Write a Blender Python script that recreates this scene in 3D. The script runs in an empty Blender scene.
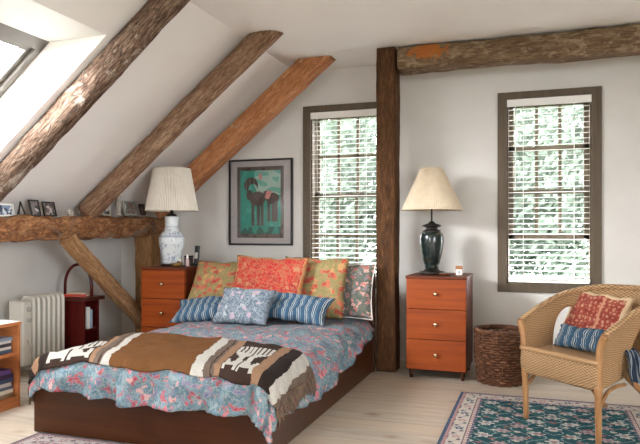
import bpy, bmesh, math, random
from mathutils import Vector, Matrix, noise as mnoise
random.seed(7)
COL = bpy.context.scene.collection
PI = math.pi

# ------------------------------------------------------------------ colour
def lin(v):
    v /= 255.0
    return v / 12.92 if v <= 0.04045 else ((v + 0.055) / 1.055) ** 2.4
def C(r, g, b):
    return (lin(r), lin(g), lin(b), 1.0)

# ------------------------------------------------------------------ node materials
class NM:
    def __init__(self, name):
        self.m = bpy.data.materials.new(name); self.m.use_nodes = True
        self.t = self.m.node_tree; self.n = self.t.nodes; self.l = self.t.links
        self.b = self.n['Principled BSDF']; self.out = self.n['Material Output']
    def set(self, node, **kw):
        for k, v in kw.items():
            k2 = k.replace('_', ' ')
            s = node.inputs[k2] if k2 in node.inputs else node.inputs[k]
            if isinstance(v, bpy.types.NodeSocket): self.l.new(v, s)
            else: s.default_value = v
    def co(self, kind='Object', scale=(1, 1, 1), loc=(0, 0, 0), rot=(0, 0, 0)):
        tc = self.n.new('ShaderNodeTexCoord'); mp = self.n.new('ShaderNodeMapping')
        self.l.new(tc.outputs[kind], mp.inputs[0])
        mp.inputs['Scale'].default_value = scale; mp.inputs['Location'].default_value = loc; mp.inputs['Rotation'].default_value = rot
        return mp.outputs[0]
    def noise(self, co, scale=5, detail=4, rough=.55, dist=0, out='Fac'):
        x = self.n.new('ShaderNodeTexNoise'); self.l.new(co, x.inputs['Vector'])
        x.inputs['Scale'].default_value = scale; x.inputs['Detail'].default_value = detail
        x.inputs['Roughness'].default_value = rough; x.inputs['Distortion'].default_value = dist
        return x.outputs[out]
    def vor(self, co, scale=5, feature='F1', rnd=1.0, out='Distance'):
        x = self.n.new('ShaderNodeTexVoronoi'); x.feature = feature; self.l.new(co, x.inputs['Vector'])
        x.inputs['Scale'].default_value = scale; x.inputs['Randomness'].default_value = rnd
        return x.outputs[out]
    def wave(self, co, scale=5, dist=0, dscale=1, direction='X', detail=2, profile='SIN'):
        x = self.n.new('ShaderNodeTexWave'); x.bands_direction = direction; x.wave_profile = profile
        self.l.new(co, x.inputs['Vector'])
        x.inputs['Scale'].default_value = scale; x.inputs['Distortion'].default_value = dist
        x.inputs['Detail Scale'].default_value = dscale; x.inputs['Detail'].default_value = detail
        return x.outputs['Fac']
    def ramp(self, fac, stops, interp='LINEAR'):
        x = self.n.new('ShaderNodeValToRGB'); self.l.new(fac, x.inputs[0]); cr = x.color_ramp; cr.interpolation = interp
        while len(cr.elements) < len(stops): cr.elements.new(.5)
        for e, (p, c) in zip(cr.elements, stops):
            e.position = p; e.color = c if not isinstance(c, (int, float)) else (c, c, c, 1)
        return x.outputs[0]
    def mix(self, fac, a, b, mode='MIX'):
        x = self.n.new('ShaderNodeMix'); x.data_type = 'RGBA'; x.blend_type = mode
        for s, v in ((x.inputs[0], fac), (x.inputs[6], a), (x.inputs[7], b)):
            if isinstance(v, bpy.types.NodeSocket): self.l.new(v, s)
            else: s.default_value = v
        return x.outputs[2]
    def math(self, op, a, b=0.0, c=None):
        x = self.n.new('ShaderNodeMath'); x.operation = op
        for s, v in zip(x.inputs, (a, b, c)):
            if v is None: continue
            if isinstance(v, bpy.types.NodeSocket): self.l.new(v, s)
            else: s.default_value = v
        return x.outputs[0]
    def sep(self, co):
        x = self.n.new('ShaderNodeSeparateXYZ'); self.l.new(co, x.inputs[0]); return x.outputs
    def comb(self, x_, y_, z_=0.0):
        x = self.n.new('ShaderNodeCombineXYZ')
        for s, v in zip(x.inputs, (x_, y_, z_)):
            if isinstance(v, bpy.types.NodeSocket): self.l.new(v, s)
            else: s.default_value = v
        return x.outputs[0]
    def white(self, val):
        x = self.n.new('ShaderNodeTexWhiteNoise'); x.noise_dimensions = '1D'; self.l.new(val, x.inputs['W']); return x.outputs['Value']
    def addv(self, a, b, k):
        s = self.n.new('ShaderNodeVectorMath'); s.operation = 'SCALE'; self.l.new(b, s.inputs[0]); s.inputs[3].default_value = k
        x = self.n.new('ShaderNodeVectorMath'); x.operation = 'ADD'; self.l.new(a, x.inputs[0]); self.l.new(s.outputs[0], x.inputs[1])
        return x.outputs[0]
    def attr(self, name='Col'):
        x = self.n.new('ShaderNodeAttribute'); x.attribute_name = name; return x.outputs['Color']
    def bump(self, h, strength=.3, dist=.01, prev=None):
        x = self.n.new('ShaderNodeBump'); self.l.new(h, x.inputs['Height'])
        x.inputs['Strength'].default_value = strength; x.inputs['Distance'].default_value = dist
        if prev: self.l.new(prev, x.inputs['Normal'])
        self.l.new(x.outputs[0], self.b.inputs['Normal']); return x.outputs[0]
    def done(self, col=None, rough=.6, metal=0, spec=.5, sheen=0, coat=0):
        self.set(self.b, Roughness=rough, Metallic=metal)
        if col is not None: self.set(self.b, **{'Base Color': col})
        self.b.inputs['Specular IOR Level'].default_value = spec
        if sheen: self.b.inputs['Sheen Weight'].default_value = sheen; self.b.inputs['Sheen Roughness'].default_value = .5
        if coat: self.b.inputs['Coat Weight'].default_value = coat; self.b.inputs['Coat Roughness'].default_value = .12
        return self.m

def plain(name, col, rough=.5, metal=0, spec=.5, var=.06, scale=9, coat=0):
    k = NM(name); n = k.noise(k.co(), scale, 3)
    d = tuple(x * (1 - var) for x in col[:3]) + (1,); e = tuple(min(1, x * (1 + var)) for x in col[:3]) + (1,)
    return k.done(k.ramp(n, [(.3, d), (.7, e)]), rough, metal, spec, coat=coat)

def wood(name, cols, stretch=(1, 12, 12), scale=2.2, rough=.4, coat=0, bump=.1):
    k = NM(name); co = k.co('Object', stretch)
    n = k.noise(co, scale, 6, .6, .6)
    f = k.noise(co, scale * 7, 3, .6)
    c = k.ramp(n, [(.25, cols[0]), (.5, cols[1]), (.78, cols[2])])
    c = k.mix(k.math('MULTIPLY', f, .35), c, cols[0])
    k.bump(f, bump, .002)
    return k.done(c, rough, coat=coat, spec=.28)

def timber(name, cols, patch=None, patch_amt=.55, rough=.85, bump=.8, stretch=(1, 6, 6), pscale=3.0, crack=.35, spot=None):
    k = NM(name); co = k.co('Object', stretch)
    n = k.noise(co, 4, 8, .65, 1.2); n2 = k.noise(co, 16, 6, .7, .5)
    c = k.ramp(n, [(.28, cols[0]), (.45, cols[1]), (.6, cols[2]), (.78, cols[3])])
    cr = k.ramp(k.vor(k.co('Object', (stretch[0] * .9, stretch[1], stretch[2])), 7, 'DISTANCE_TO_EDGE'), [(0, .35), (.10, 1)])
    c = k.mix(k.ramp(n2, [(.35, .75), (.6, 0)]), c, cols[0])
    c = k.mix(crack, c, cr, 'MULTIPLY')
    if patch:
        p = k.noise(k.co('Object', (1.2, 2, 2), (3.1, .4, 1)), pscale, 6, .7, .6)
        c = k.mix(k.ramp(p, [(patch_amt, 0), (patch_amt + .09, .85)]), c, patch)
    if spot:
        sx, sz, rx, rz_, colr = spot; q = k.sep(k.co())
        e = k.math('ADD', k.math('POWER', k.math('ABSOLUTE', k.math('MULTIPLY', k.math('SUBTRACT', q[0], sx), 1 / rx)), 2.0), k.math('POWER', k.math('ABSOLUTE', k.math('MULTIPLY', k.math('SUBTRACT', q[2], sz), 1 / rz_)), 2.0))
        e = k.math('ADD', e, k.math('MULTIPLY', k.math('SUBTRACT', k.noise(k.co(), 18, 4), .5), 5.0))
        c = k.mix(k.ramp(e, [(.75, .85), (1.0, 0)]), c, colr)
    h = k.mix(.5, n2, cr)
    k.bump(h, bump, .012)
    return k.done(c, rough, spec=.25)

def floral(name, bg, flowers, leaf, outline, scale=9, dens=.34, vine=None, sheen=0, rough=.9, mirror=False):
    """UV based printed cotton: blooms, leaves and vines on a ground."""
    k = NM(name); uv = k.co('UV')
    w = k.noise(uv, scale * .8, 3, .5, 0, 'Color')
    co = k.addv(uv, w, .10)
    g = k.ramp(k.noise(uv, scale * .7, 4), [(.35, bg[0]), (.65, bg[1])])
    lv = k.vor(k.addv(k.co('UV', (1, 1, 1), (.37, .71, 0)), w, .16), scale * 2.3)
    c = k.mix(k.ramp(lv, [(.26, 1), (.36, 0)]), g, leaf)
    if vine:
        wv = k.vor(co, scale * 1.05, 'DISTANCE_TO_EDGE')
        c = k.mix(k.ramp(wv, [(.03, 1), (.065, 0)]), c, vine)
    d = k.vor(co, scale); rc = k.sep(k.vor(co, scale, out='Color'))
    fl = k.ramp(rc[0], [(i / len(flowers), f) for i, f in enumerate(flowers)], 'CONSTANT')
    keep = k.ramp(rc[1], [(.12, 0), (.13, 1)], 'CONSTANT')
    body = k.ramp(d, [(dens, 1), (dens + .06, 0)])
    rim = k.ramp(d, [(dens - .09, 0), (dens - .03, 1)])
    pet = k.vor(co, scale * 4.2)
    fl = k.mix(k.ramp(pet, [(.25, 0), (.6, .35)]), fl, outline)
    fl = k.mix(k.math('MULTIPLY', rim, .35), fl, outline)
    core = k.ramp(d, [(.07, .9), (.12, 0)])
    fl = k.mix(core, fl, bg[1])
    c = k.mix(k.math('MULTIPLY', body, keep), c, fl)
    wv2 = k.noise(uv, 260, 2)
    k.bump(wv2, .12, .002)
    return k.done(c, rough, sheen=sheen, spec=.1)

def striped(name, cols, n, sheen=0, axis=0):
    k = NM(name); uv = k.sep(k.co('UV'))
    f = k.math('FRACT', k.math('MULTIPLY', uv[axis], n))
    c = k.ramp(f, cols, 'CONSTANT')
    c = k.mix(k.math('MULTIPLY', k.noise(k.co('UV'), 60, 4), .35), c, C(40, 60, 90))
    k.bump(k.noise(k.co('UV'), 200, 2), .15, .002)
    return k.done(c, .9, sheen=sheen, spec=.2)

M = {}
def mats():
    # walls and ceiling
    k = NM('plaster'); co = k.co()
    n = k.noise(co, 2.2, 4); c = k.ramp(n, [(.3, C(209, 206, 201)), (.7, C(219, 216, 212))])
    k.bump(k.noise(co, 26, 5), .06, .004); M['wall'] = k.done(c, .9, spec=.15)
    k = NM('ceiling plaster'); co = k.co()
    c = k.ramp(k.noise(co, 1.6, 4), [(.3, C(236, 232, 229)), (.7, C(241, 238, 235))])
    k.bump(k.noise(co, 18, 5), .05, .004); M['ceil'] = k.done(c, .9, spec=.15)
    M['white'] = plain('white paint', C(238, 236, 232), .45, var=.02)
    M['casing'] = wood('taupe painted wood', [C(84, 72, 58), C(97, 84, 69), C(108, 95, 79)], (12, 12, 1), 3, .5, bump=.05)
    M['sky_frame'] = plain('grey skylight frame', C(112, 106, 98), .5)
    # pale pine boards along x
    k = NM('pale pine boards'); p = k.co(); s = k.sep(p)
    row = k.math('MULTIPLY', s[1], 1 / .19); rid = k.math('FLOOR', row); rf = k.math('FRACT', row)
    rn = k.white(rid)
    xs = k.math('ADD', s[0], k.math('MULTIPLY', rn, 7.3))
    v = k.comb(k.math('MULTIPLY', xs, .9), k.math('MULTIPLY', s[1], 9), k.math('MULTIPLY', rn, 20))
    g = k.noise(v, 2.6, 7, .6, 1.1)
    c = k.ramp(g, [(.25, C(158, 144, 128)), (.5, C(184, 172, 157)), (.75, C(200, 190, 178))])
    c = k.mix(k.ramp(rn, [(0, .0), (1, .45)]), c, C(202, 180, 156))
    kd = k.vor(k.comb(k.math('MULTIPLY', xs, 2.0), k.math('MULTIPLY', s[1], 3.2), 0.0), 1.0)
    kn = k.noise(v, 6, 4)
    kd = k.math('ADD', kd, k.math('MULTIPLY', kn, .06))
    c = k.mix(k.ramp(kd, [(.07, .85), (.13, .3), (.19, 0)]), c, C(140, 104, 74))
    gap = k.ramp(rf, [(0, 1), (.018, 0), (.982, 0), (1, 1)])
    c = k.mix(k.math('MULTIPLY', gap, .7), c, C(120, 98, 80))
    k.bump(k.math('SUBTRACT', g, gap), .12, .003); M['floor'] = k.done(c, .42, spec=.4)
    # old timbers
    M['bark'] = timber('weathered log', [C(60, 42, 32), C(120, 94, 76), C(164, 138, 118), C(204, 186, 170)], C(212, 198, 184), .56, stretch=(1.1, 6, 6), crack=.85, bump=1.0)
    M['log2'] = timber('brown log', [C(86, 60, 44), C(142, 108, 84), C(178, 146, 120), C(206, 184, 162)], C(205, 190, 172), .62, bump=.6)
    M['log3'] = timber('hewn orange rafter', [C(128, 80, 50), C(178, 118, 78), C(200, 142, 100), C(212, 170, 134)], C(210, 192, 172), .60, bump=.35, crack=.15)
    M['plate'] = timber('hewn plate beam', [C(78, 48, 32), C(146, 98, 62), C(182, 132, 90), C(206, 164, 124)], C(122, 104, 88), .54, bump=1.0, stretch=(1.6, 3.5, 3.5), crack=.5)
    M['brace'] = timber('brown brace', [C(108, 74, 48), C(164, 122, 84), C(186, 146, 106), C(200, 168, 130)], None, bump=.4)
    M['stub'] = timber('pale post', [C(120, 82, 50), C(160, 118, 78), C(178, 136, 94), C(188, 150, 110)], None, bump=.3)
    M['post'] = timber('dark hewn post', [C(50, 30, 16), C(84, 54, 30), C(102, 68, 40), C(124, 88, 56)], C(150, 128, 98), .70, bump=.4)
    k_ = timber('header timber', [C(76, 58, 42), C(118, 94, 70), C(140, 116, 90), C(162, 140, 114)], C(152, 132, 108), .53, bump=.6, pscale=7.0, crack=.4, spot=(.25, .03, .17, .06, C(172, 98, 36))); M['header'] = k_
    # furniture woods
    M['cherry'] = wood('cherry drawer front', [C(116, 44, 4), C(142, 62, 8), C(158, 74, 12)], (.6, 3, 14), 1.6, .5, .0)
    M['cherry_dark'] = wood('cherry carcass', [C(68, 26, 8), C(92, 38, 12), C(112, 50, 18)], (.6, 3, 14), 1.6, .5, .0)
    M['leg_dark'] = wood('dark furniture leg', [C(48, 20, 8), C(62, 28, 12), C(78, 38, 18)], (8, 8, 1), 2, .4)
    M['mahogany'] = wood('dark mahogany', [C(44, 20, 6), C(62, 30, 10), C(80, 42, 16)], (.6, 8, 8), 1.8, .36, .1)
    M['pine_orange'] = wood('orange shelf wood', [C(150, 88, 48), C(182, 114, 68), C(200, 134, 86)], (1, 1, 8), 2, .5)
    M['red_lacquer'] = wood('dark red stained wood', [C(58, 12, 10), C(80, 18, 15), C(96, 26, 20)], (6, 6, 1), 2, .4, .1)
    M['red_edge'] = wood('dark brown stained top', [C(54, 22, 16), C(74, 34, 26), C(92, 46, 36)], (1, 6, 6), 2, .35)
    M['brass'] = plain('aged brass', C(196, 176, 140), .25, 1)
    M['black'] = plain('black plastic', C(26, 25, 25), .4)
    M['black_metal'] = plain('blackened metal', C(32, 27, 23), .4, .3)
    M['enamel'] = plain('cream enamel', C(204, 200, 189), .42, var=.02)
    M['enamel_grey'] = plain('grey enamel', C(176, 174, 166), .45, var=.02)
    # lamps
    k = NM('cream pleated linen'); c = k.ramp(k.noise(k.co(), 14, 3), [(.3, C(204, 188, 164)), (.7, C(214, 199, 176))]); M['shade_cream'] = k.done(c, .85, spec=.2)
    k = NM('off white pleated linen'); c = k.ramp(k.noise(k.co(), 14, 3), [(.3, C(216, 208, 196)), (.7, C(226, 219, 208))]); M['shade_white'] = k.done(c, .85, spec=.2)
    k = NM('dark verdigris glaze'); co = k.co(); n = k.noise(co, 16, 5, .6, 1)
    c = k.ramp(n, [(.3, C(10, 16, 17)), (.52, C(22, 36, 36)), (.66, C(46, 44, 32)), (.8, C(48, 68, 66))]); M['verdigris'] = k.done(c, .22, coat=.4)
    k = NM('blue and white porcelain'); co = k.co(); z = k.sep(co)[2]
    a = k.ramp(k.noise(co, 22, 4, .6, 1.4), [(.54, 0), (.62, .9)])
    band = k.ramp(z, [(.0, 0), (.05, .6), (.22, .75), (.27, .1), (.275, 1), (.34, 1), (.345, .1), (.45, .35)])
    band2 = k.ramp(z, [(.02, 1), (.035, 0), (.255, 0), (.265, 1), (.275, 1), (.28, 0), (.35, 0), (.355, 1), (.365, 0)])
    f = k.math('MAXIMUM', k.math('MULTIPLY', a, band), k.math('MULTIPLY', band2, .5))
    c = k.mix(f, C(214, 220, 222), C(58, 84, 148)); M['porcelain'] = k.done(c, .15, coat=.5)
    # textiles
    M['duvet'] = floral('blue floral duvet cotton', (C(84, 108, 122), C(116, 138, 150)), [C(156, 44, 62), C(186, 92, 104), C(84, 104, 136), C(196, 150, 146), C(136, 40, 58)], C(84, 104, 100), C(186, 150, 150), 34, .40, C(136, 146, 146))
    M['green_floral'] = floral('olive floral cotton', (C(138, 122, 86), C(156, 138, 98)), [C(174, 50, 50), C(184, 84, 70), C(160, 40, 52), C(182, 138, 92)], C(116, 116, 72), C(186, 138, 100), 19, .46, C(134, 124, 80))
    M['red_floral'] = floral('red floral cotton', (C(178, 62, 56), C(162, 42, 44)), [C(168, 92, 70), C(150, 26, 42), C(170, 128, 94), C(156, 38, 46), C(162, 74, 60)], C(200, 92, 60), C(174, 118, 90), 21, .44, C(168, 108, 82))
    M['red_border'] = floral('sand floral cotton border', (C(170, 126, 90), C(182, 144, 106)), [C(190, 60, 46), C(186, 100, 62)], C(196, 122, 80), C(222, 190, 140), 16, .3, C(204, 132, 84))
    M['blue_floral'] = floral('grey blue floral cotton', (C(86, 94, 92), C(108, 112, 108)), [C(176, 76, 80), C(196, 150, 138), C(84, 96, 112)], C(84, 92, 88), C(196, 170, 156), 22, .40, C(112, 110, 92))
    M['paisley'] = floral('grey paisley cotton', (C(90, 104, 118), C(112, 124, 134)), [C(186, 152, 168), C(98, 112, 132), C(170, 176, 180)], C(140, 150, 156), C(166, 170, 176), 19, .40, C(150, 158, 164))
    bl = [(0, C(58, 90, 114)), (.30, C(46, 72, 98)), (.42, C(178, 184, 180)), (.49, C(60, 92, 116)), (.62, C(186, 188, 182)), (.72, C(48, 78, 104)), (.86, C(150, 166, 172)), (.92, C(56, 88, 112))]
    M['stripe'] = striped('blue striped cotton', bl, 15)
    M['stripe_small'] = striped('blue white striped cotton', bl, 16)
    M['stripe_navy'] = striped('navy striped cotton', [(0, C(34, 42, 56)), (.55, C(40, 48, 62)), (.66, C(188, 192, 190)), (.76, C(36, 44, 58)), (.88, C(150, 160, 164))], 6)
    k = NM('red block print cotton'); uv = k.co('UV'); s = k.sep(uv)
    band = k.math('FRACT', k.math('MULTIPLY', s[0], 4.0))
    gx = k.vor(k.comb(k.math('MULTIPLY', s[0], 2.0), s[1], 0.0), 12, rnd=.25)
    gx2 = k.vor(uv, 34, rnd=.4)
    c = k.ramp(gx, [(.16, C(180, 130, 102)), (.26, C(132, 52, 44)), (.4, C(158, 76, 62)), (.55, C(132, 54, 46))])
    c = k.mix(k.ramp(gx2, [(.2, .7), (.4, 0)]), c, C(206, 158, 130))
    c = k.mix(k.ramp(band, [(0, .9), (.06, .9), (.09, 0)]), c, C(196, 140, 112))
    M['red_print'] = k.done(c, .9, sheen=.2, spec=.2)
    M['cream_cloth'] = plain('cream cloth', C(214, 190, 156), .9, spec=.2)
    M['white_piping'] = plain('white piping cloth', C(216, 210, 204), .9, spec=.2)
    # painted by face colours (woven cloth, carpets, a print)
    def woven(name, rough=.95, bs=.5, nscale=160):
        k = NM(name); a = k.attr(); n = k.noise(k.co(), nscale, 3)
        c = k.mix(k.math('MULTIPLY', n, .35), a, C(70, 55, 45)); k.bump(n, bs, .004); return k.done(c, rough, spec=.08)
    M['wool'] = woven('woven wool'); M['carpet'] = woven('knotted wool carpet', .98, .6, 120)
    k = NM('paper print'); M['print'] = k.done(k.attr(), .35, coat=.5)
    M['mat_board'] = plain('grey mat board', C(168, 162, 162), .5, var=.03, coat=.4)
    # wicker
    k = NM('honey wicker'); uv = k.co('UV'); s = k.sep(uv)
    a = k.math('SINE', k.math('MULTIPLY', s[0], 2 * PI / .030)); b = k.math('SINE', k.math('MULTIPLY', s[1], 2 * PI / .015))
    chk = k.math('MULTIPLY', a, b); n = k.noise(k.co('UV', (1, 4, 1)), 40, 4)
    h = k.math('ADD', k.math('MULTIPLY', chk, .5), .5)
    c = k.ramp(k.math('ADD', k.math('MULTIPLY', h, .6), k.math('MULTIPLY', n, .4)), [(.2, C(104, 72, 46)), (.45, C(162, 124, 86)), (.8, C(194, 160, 118))])
    k.bump(h, .7, .006); M['wicker'] = k.done(c, .55)
    M['cane'] = wood('honey cane', [C(132, 90, 56), C(166, 122, 80), C(186, 146, 102)], (6, 6, 1), 4, .4, .15)
    M['willow'] = wood('dark willow', [C(56, 32, 20), C(102, 64, 42), C(148, 104, 74)], (6, 6, 6), 3, .5)
    # glass
    k = NM('window glass'); k.n.remove(k.b)
    tr = k.n.new('ShaderNodeBsdfTransparent'); gl = k.n.new('ShaderNodeBsdfGlossy'); gl.inputs['Roughness'].default_value = .02
    fr = k.n.new('ShaderNodeLayerWeight'); mx = k.n.new('ShaderNodeMixShader')
    fac = k.math('ADD', k.math('MULTIPLY', k.math('POWER', fr.outputs['Facing'], 4.0), .5), .02)
    k.l.new(fac, mx.inputs[0]); k.l.new(tr.outputs[0], mx.inputs[1]); k.l.new(gl.outputs[0], mx.inputs[2]); k.l.new(mx.outputs[0], k.out.inputs[0])
    M['glass'] = k.m
    # outside
    k = NM('leaf green'); n = k.noise(k.co(), 1.7, 3); c = k.ramp(n, [(.3, C(98, 110, 98)), (.7, C(120, 130, 117))]); M['leaf'] = k.done(c, .9, spec=.0)
    tl = k.n.new('ShaderNodeBsdfTranslucent'); ms = k.n.new('ShaderNodeMixShader'); ms.inputs[0].default_value = .5
    k.l.new(c, tl.inputs[0]); k.l.new(k.b.outputs[0], ms.inputs[1]); k.l.new(tl.outputs[0], ms.inputs[2]); k.l.new(ms.outputs[0], k.out.inputs[0])
    M['trunk'] = wood('tree bark', [C(60, 48, 38), C(84, 70, 56), C(104, 90, 74)], (6, 6, 1), 3, .9)
    k = NM('lawn'); n = k.noise(k.co(), 3, 6); c = k.ramp(n, [(.3, C(62, 76, 56)), (.7, C(84, 100, 76))]); M['lawn'] = k.done(c, .95)
mats()

# ------------------------------------------------------------------ mesh helpers
def link(o, parent=None):
    COL.objects.link(o)
    if parent is not None: o.parent = parent
    return o
def fin(name, bm, mat, parent=None, loc=(0, 0, 0), smooth=False, rot=(0, 0, 0)):
    me = bpy.data.meshes.new(name); bm.normal_update(); bm.to_mesh(me); bm.free()
    ml = mat if isinstance(mat, (list, tuple)) else [mat]
    for m in ml: me.materials.append(M[m] if isinstance(m, str) else m)
    if smooth:
        for p in me.polygons: p.use_smooth = True
    o = bpy.data.objects.new(name, me); o.location = loc; o.rotation_euler = rot
    return link(o, parent)
def tag(o, label=None, cat=None, group=None, kind=None):
    if label: o['label'] = label
    if cat: o['category'] = cat
    if group: o['group'] = group
    if kind: o['kind'] = kind
    return o
def thing(name, loc, label, cat, group=None, rz=0):
    o = bpy.data.objects.new(name, None); o.location = loc; o.rotation_euler = (0, 0, rz); o.empty_display_size = .1
    link(o); return tag(o, label, cat, group)
def dup(root, loc, label, rz=None, group=None):
    def cp(o, parent):
        c = o.copy(); COL.objects.link(c); c.parent = parent
        if parent is not None: c.matrix_parent_inverse = o.matrix_parent_inverse.copy()
        for ch in list(o.children): cp(ch, c)
        return c
    r = cp(root, None); r.location = loc; r['label'] = label
    if rz is not None: r.rotation_euler = (0, 0, rz)
    if group: r['group'] = group
    return r
def box(bm, lo, hi, bev=0, seg=2, mat=0):
    x0, y0, z0 = lo; x1, y1, z1 = hi
    vs = [bm.verts.new(p) for p in ((x0, y0, z0), (x1, y0, z0), (x1, y1, z0), (x0, y1, z0), (x0, y0, z1), (x1, y0, z1), (x1, y1, z1), (x0, y1, z1))]
    fs = [bm.faces.new([vs[i] for i in q]) for q in ((3, 2, 1, 0), (4, 5, 6, 7), (0, 1, 5, 4), (1, 2, 6, 5), (2, 3, 7, 6), (3, 0, 4, 7))]
    for f in fs: f.material_index = mat
    if bev > 0:
        es = list({e for f in fs for e in f.edges})
        r = bmesh.ops.bevel(bm, geom=es, offset=bev, segments=seg, profile=.7, affect='EDGES')
        for f in r['faces']: f.material_index = mat
    return fs
def B(lo, hi, bev=.004, seg=2):
    bm = bmesh.new(); box(bm, lo, hi, bev, seg); return bm
def frames(pts, closed=False):
    out = []; n = len(pts); up = None
    for i in range(n):
        if closed: t = (pts[(i + 1) % n] - pts[i - 1])
        else: t = pts[min(i + 1, n - 1)] - pts[max(i - 1, 0)]
        t.normalize()
        if up is None:
            up = Vector((0, 0, 1)) if abs(t.z) < .9 else Vector((1, 0, 0))
        a = t.cross(up)
        if a.length < 1e-5: a = t.orthogonal()
        a.normalize(); b = a.cross(t).normalized(); up = b
        out.append((a, b))
    return out
def tube(bm, pts, r, seg=8, closed=False, caps=True, mat=0, flat=1.0):
    pts = [Vector(p) for p in pts]; fr = frames(pts, closed); rings = []
    for i, (p, (a, b)) in enumerate(zip(pts, fr)):
        rr = r[i] if isinstance(r, (list, tuple)) else r
        rings.append([bm.verts.new(p + a * math.cos(2 * PI * k / seg) * rr + b * math.sin(2 * PI * k / seg) * rr * flat) for k in range(seg)])
    n = len(rings)
    for i in range(n if closed else n - 1):
        r0, r1 = rings[i], rings[(i + 1) % n]
        for k in range(seg):
            f = bm.faces.new((r0[k], r0[(k + 1) % seg], r1[(k + 1) % seg], r1[k])); f.material_index = mat; f.smooth = True
    if caps and not closed:
        f = bm.faces.new(list(reversed(rings[0]))); f.material_index = mat
        f = bm.faces.new(rings[-1]); f.material_index = mat
    return bm
def T(pts, r, seg=8, **k): return tube(bmesh.new(), pts, r, seg, **k)
def lathe(bm, prof, seg=32, wob=None, cx=0, cy=0, cap=True):
    rings = []
    for r, z in prof:
        rings.append([bm.verts.new((cx + r * (1 + (wob(k / seg, z) if wob else 0)) * math.cos(2 * PI * k / seg), cy + r * (1 + (wob(k / seg, z) if wob else 0)) * math.sin(2 * PI * k / seg), z)) for k in range(seg)])
    for a, b in zip(rings, rings[1:]):
        for k in range(seg):
            f = bm.faces.new((a[k], a[(k + 1) % seg], b[(k + 1) % seg], b[k])); f.smooth = True
    if cap:
        if prof[0][0] > 1e-4: bm.faces.new(list(reversed(rings[0])))
        if prof[-1][0] > 1e-4: bm.faces.new(rings[-1])
    return bm
def L(prof, seg=32, **k): return lathe(bmesh.new(), prof, seg, **k)
def smoothcurve(pts, n=6):
    """Catmull-Rom through points"""
    P = [Vector(p) for p in pts]; out = []
    for i in range(len(P) - 1):
        p0 = P[max(i - 1, 0)]; p1 = P[i]; p2 = P[i + 1]; p3 = P[min(i + 2, len(P) - 1)]
        for j in range(n):
            t = j / n
            out.append(.5 * ((2 * p1) + (p2 - p0) * t + (2 * p0 - 5 * p1 + 4 * p2 - p3) * t * t + (3 * p1 - p0 - 3 * p2 + p3) * t ** 3))
    out.append(P[-1]); return out
def grid(bm, nu, nv, fn, uvs=None, mat=0, matfn=None):
    uvl = bm.loops.layers.uv.verify()
    V = [[bm.verts.new(fn(i / nu, j / nv)) for i in range(nu + 1)] for j in range(nv + 1)]
    for j in range(nv):
        for i in range(nu):
            f = bm.faces.new((V[j][i], V[j][i + 1], V[j + 1][i + 1], V[j + 1][i])); f.smooth = True
            f.material_index = matfn((i + .5) / nu, (j + .5) / nv) if matfn else mat
            for lp, (a, b) in zip(f.loops, ((i, j), (i + 1, j), (i + 1, j + 1), (i, j + 1))):
                u, v = a / nu, b / nv
                lp[uvl].uv = uvs(u, v) if uvs else (u, v)
    return V
def paint(o, fn):
    """one colour per face from fn(face centre) -> linear rgba"""
    me = o.data; ca = me.color_attributes.new('Col', 'FLOAT_COLOR', 'CORNER'); buf = []
    for p in me.polygons:
        c = fn(p); buf.extend(list(c) * len(p.loop_indices))
    ca.data.foreach_set('color', buf)
def N(x, y=0., z=0.): return mnoise.noise(Vector((x, y, z)))

# ------------------------------------------------------------------ setting
CEIL = 2.715; DW = 5.65; XL = -4.2; XR = 2.7; YF = -1.9
def slope_z(x): return CEIL + .81 * (x + 2.2)          # underside of the sloped ceiling
def roof_z(x): return slope_z(x) + .40                  # skylight plane
def S(o): return tag(o, kind='structure')

S(fin('floor', B((XL - .15, YF - .15, -.12), (XR + .15, DW + .15, 0), 0), 'floor'))
# flat ceiling
S(fin('ceiling', B((-2.2, YF - .15, CEIL), (XR + .15, DW + .15, CEIL + .12), 0), 'ceil'))
# windows in the back wall
WZ0, WZ1 = .655, 2.37; CAS = .075
W1 = (-2.118, -1.292); W2 = (-.322, .504)
def wall_with_holes(name, axis, pos, th, a0, a1, z0, z1, holes, mat):
    """wall slab perpendicular to y (axis 'y') or x, from pos to pos+th, holes = (a0,a1,z0,z1)"""
    bm = bmesh.new()
    xs = sorted({a0, a1, *[h[0] for h in holes], *[h[1] for h in holes]})
    zs = sorted({z0, z1, *[h[2] for h in holes], *[h[3] for h in holes]})
    for i in range(len(xs) - 1):
        for j in range(len(zs) - 1):
            cx, cz = (xs[i] + xs[i + 1]) / 2, (zs[j] + zs[j + 1]) / 2
            if any(h[0] < cx < h[1] and h[2] < cz < h[3] for h in holes): continue
            if axis == 'y': box(bm, (xs[i], pos, zs[j]), (xs[i + 1], pos + th, zs[j + 1]))
            else: box(bm, (pos, xs[i], zs[j]), (pos + th, xs[i + 1], zs[j + 1]))
    bmesh.ops.remove_doubles(bm, verts=bm.verts, dist=1e-5)
    return S(fin(name, bm, mat))
hole = lambda w: (w[0] + CAS - .01, w[1] - CAS + .01, WZ0 + .06, WZ1 - .05)
wall_with_holes('wall_back', 'y', DW, .16, XL - .15, XR + .15, 0, 3.2, [hole(W1), hole(W2)], 'wall')
FW = [(-2.5, -1.5, .75, 2.3)]  # unseen window opening behind the camera, added to let in fill daylight
wall_with_holes('wall_front', 'y', YF - .16, .16, XL - .15, XR + .15, 0, 3.2, FW, 'wall')
RWH = (-1.6, 1.1, .75, 2.3)  # unseen right-wall opening, added and widened to brighten the left wall
wall_with_holes('wall_right', 'x', XR, .16, YF, DW, 0, 3.2, [RWH], 'wall')
wall_with_holes('wall_left', 'x', XL - .16, .16, YF, DW, 0, slope_z(XL) + .12, [], 'wall')
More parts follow.
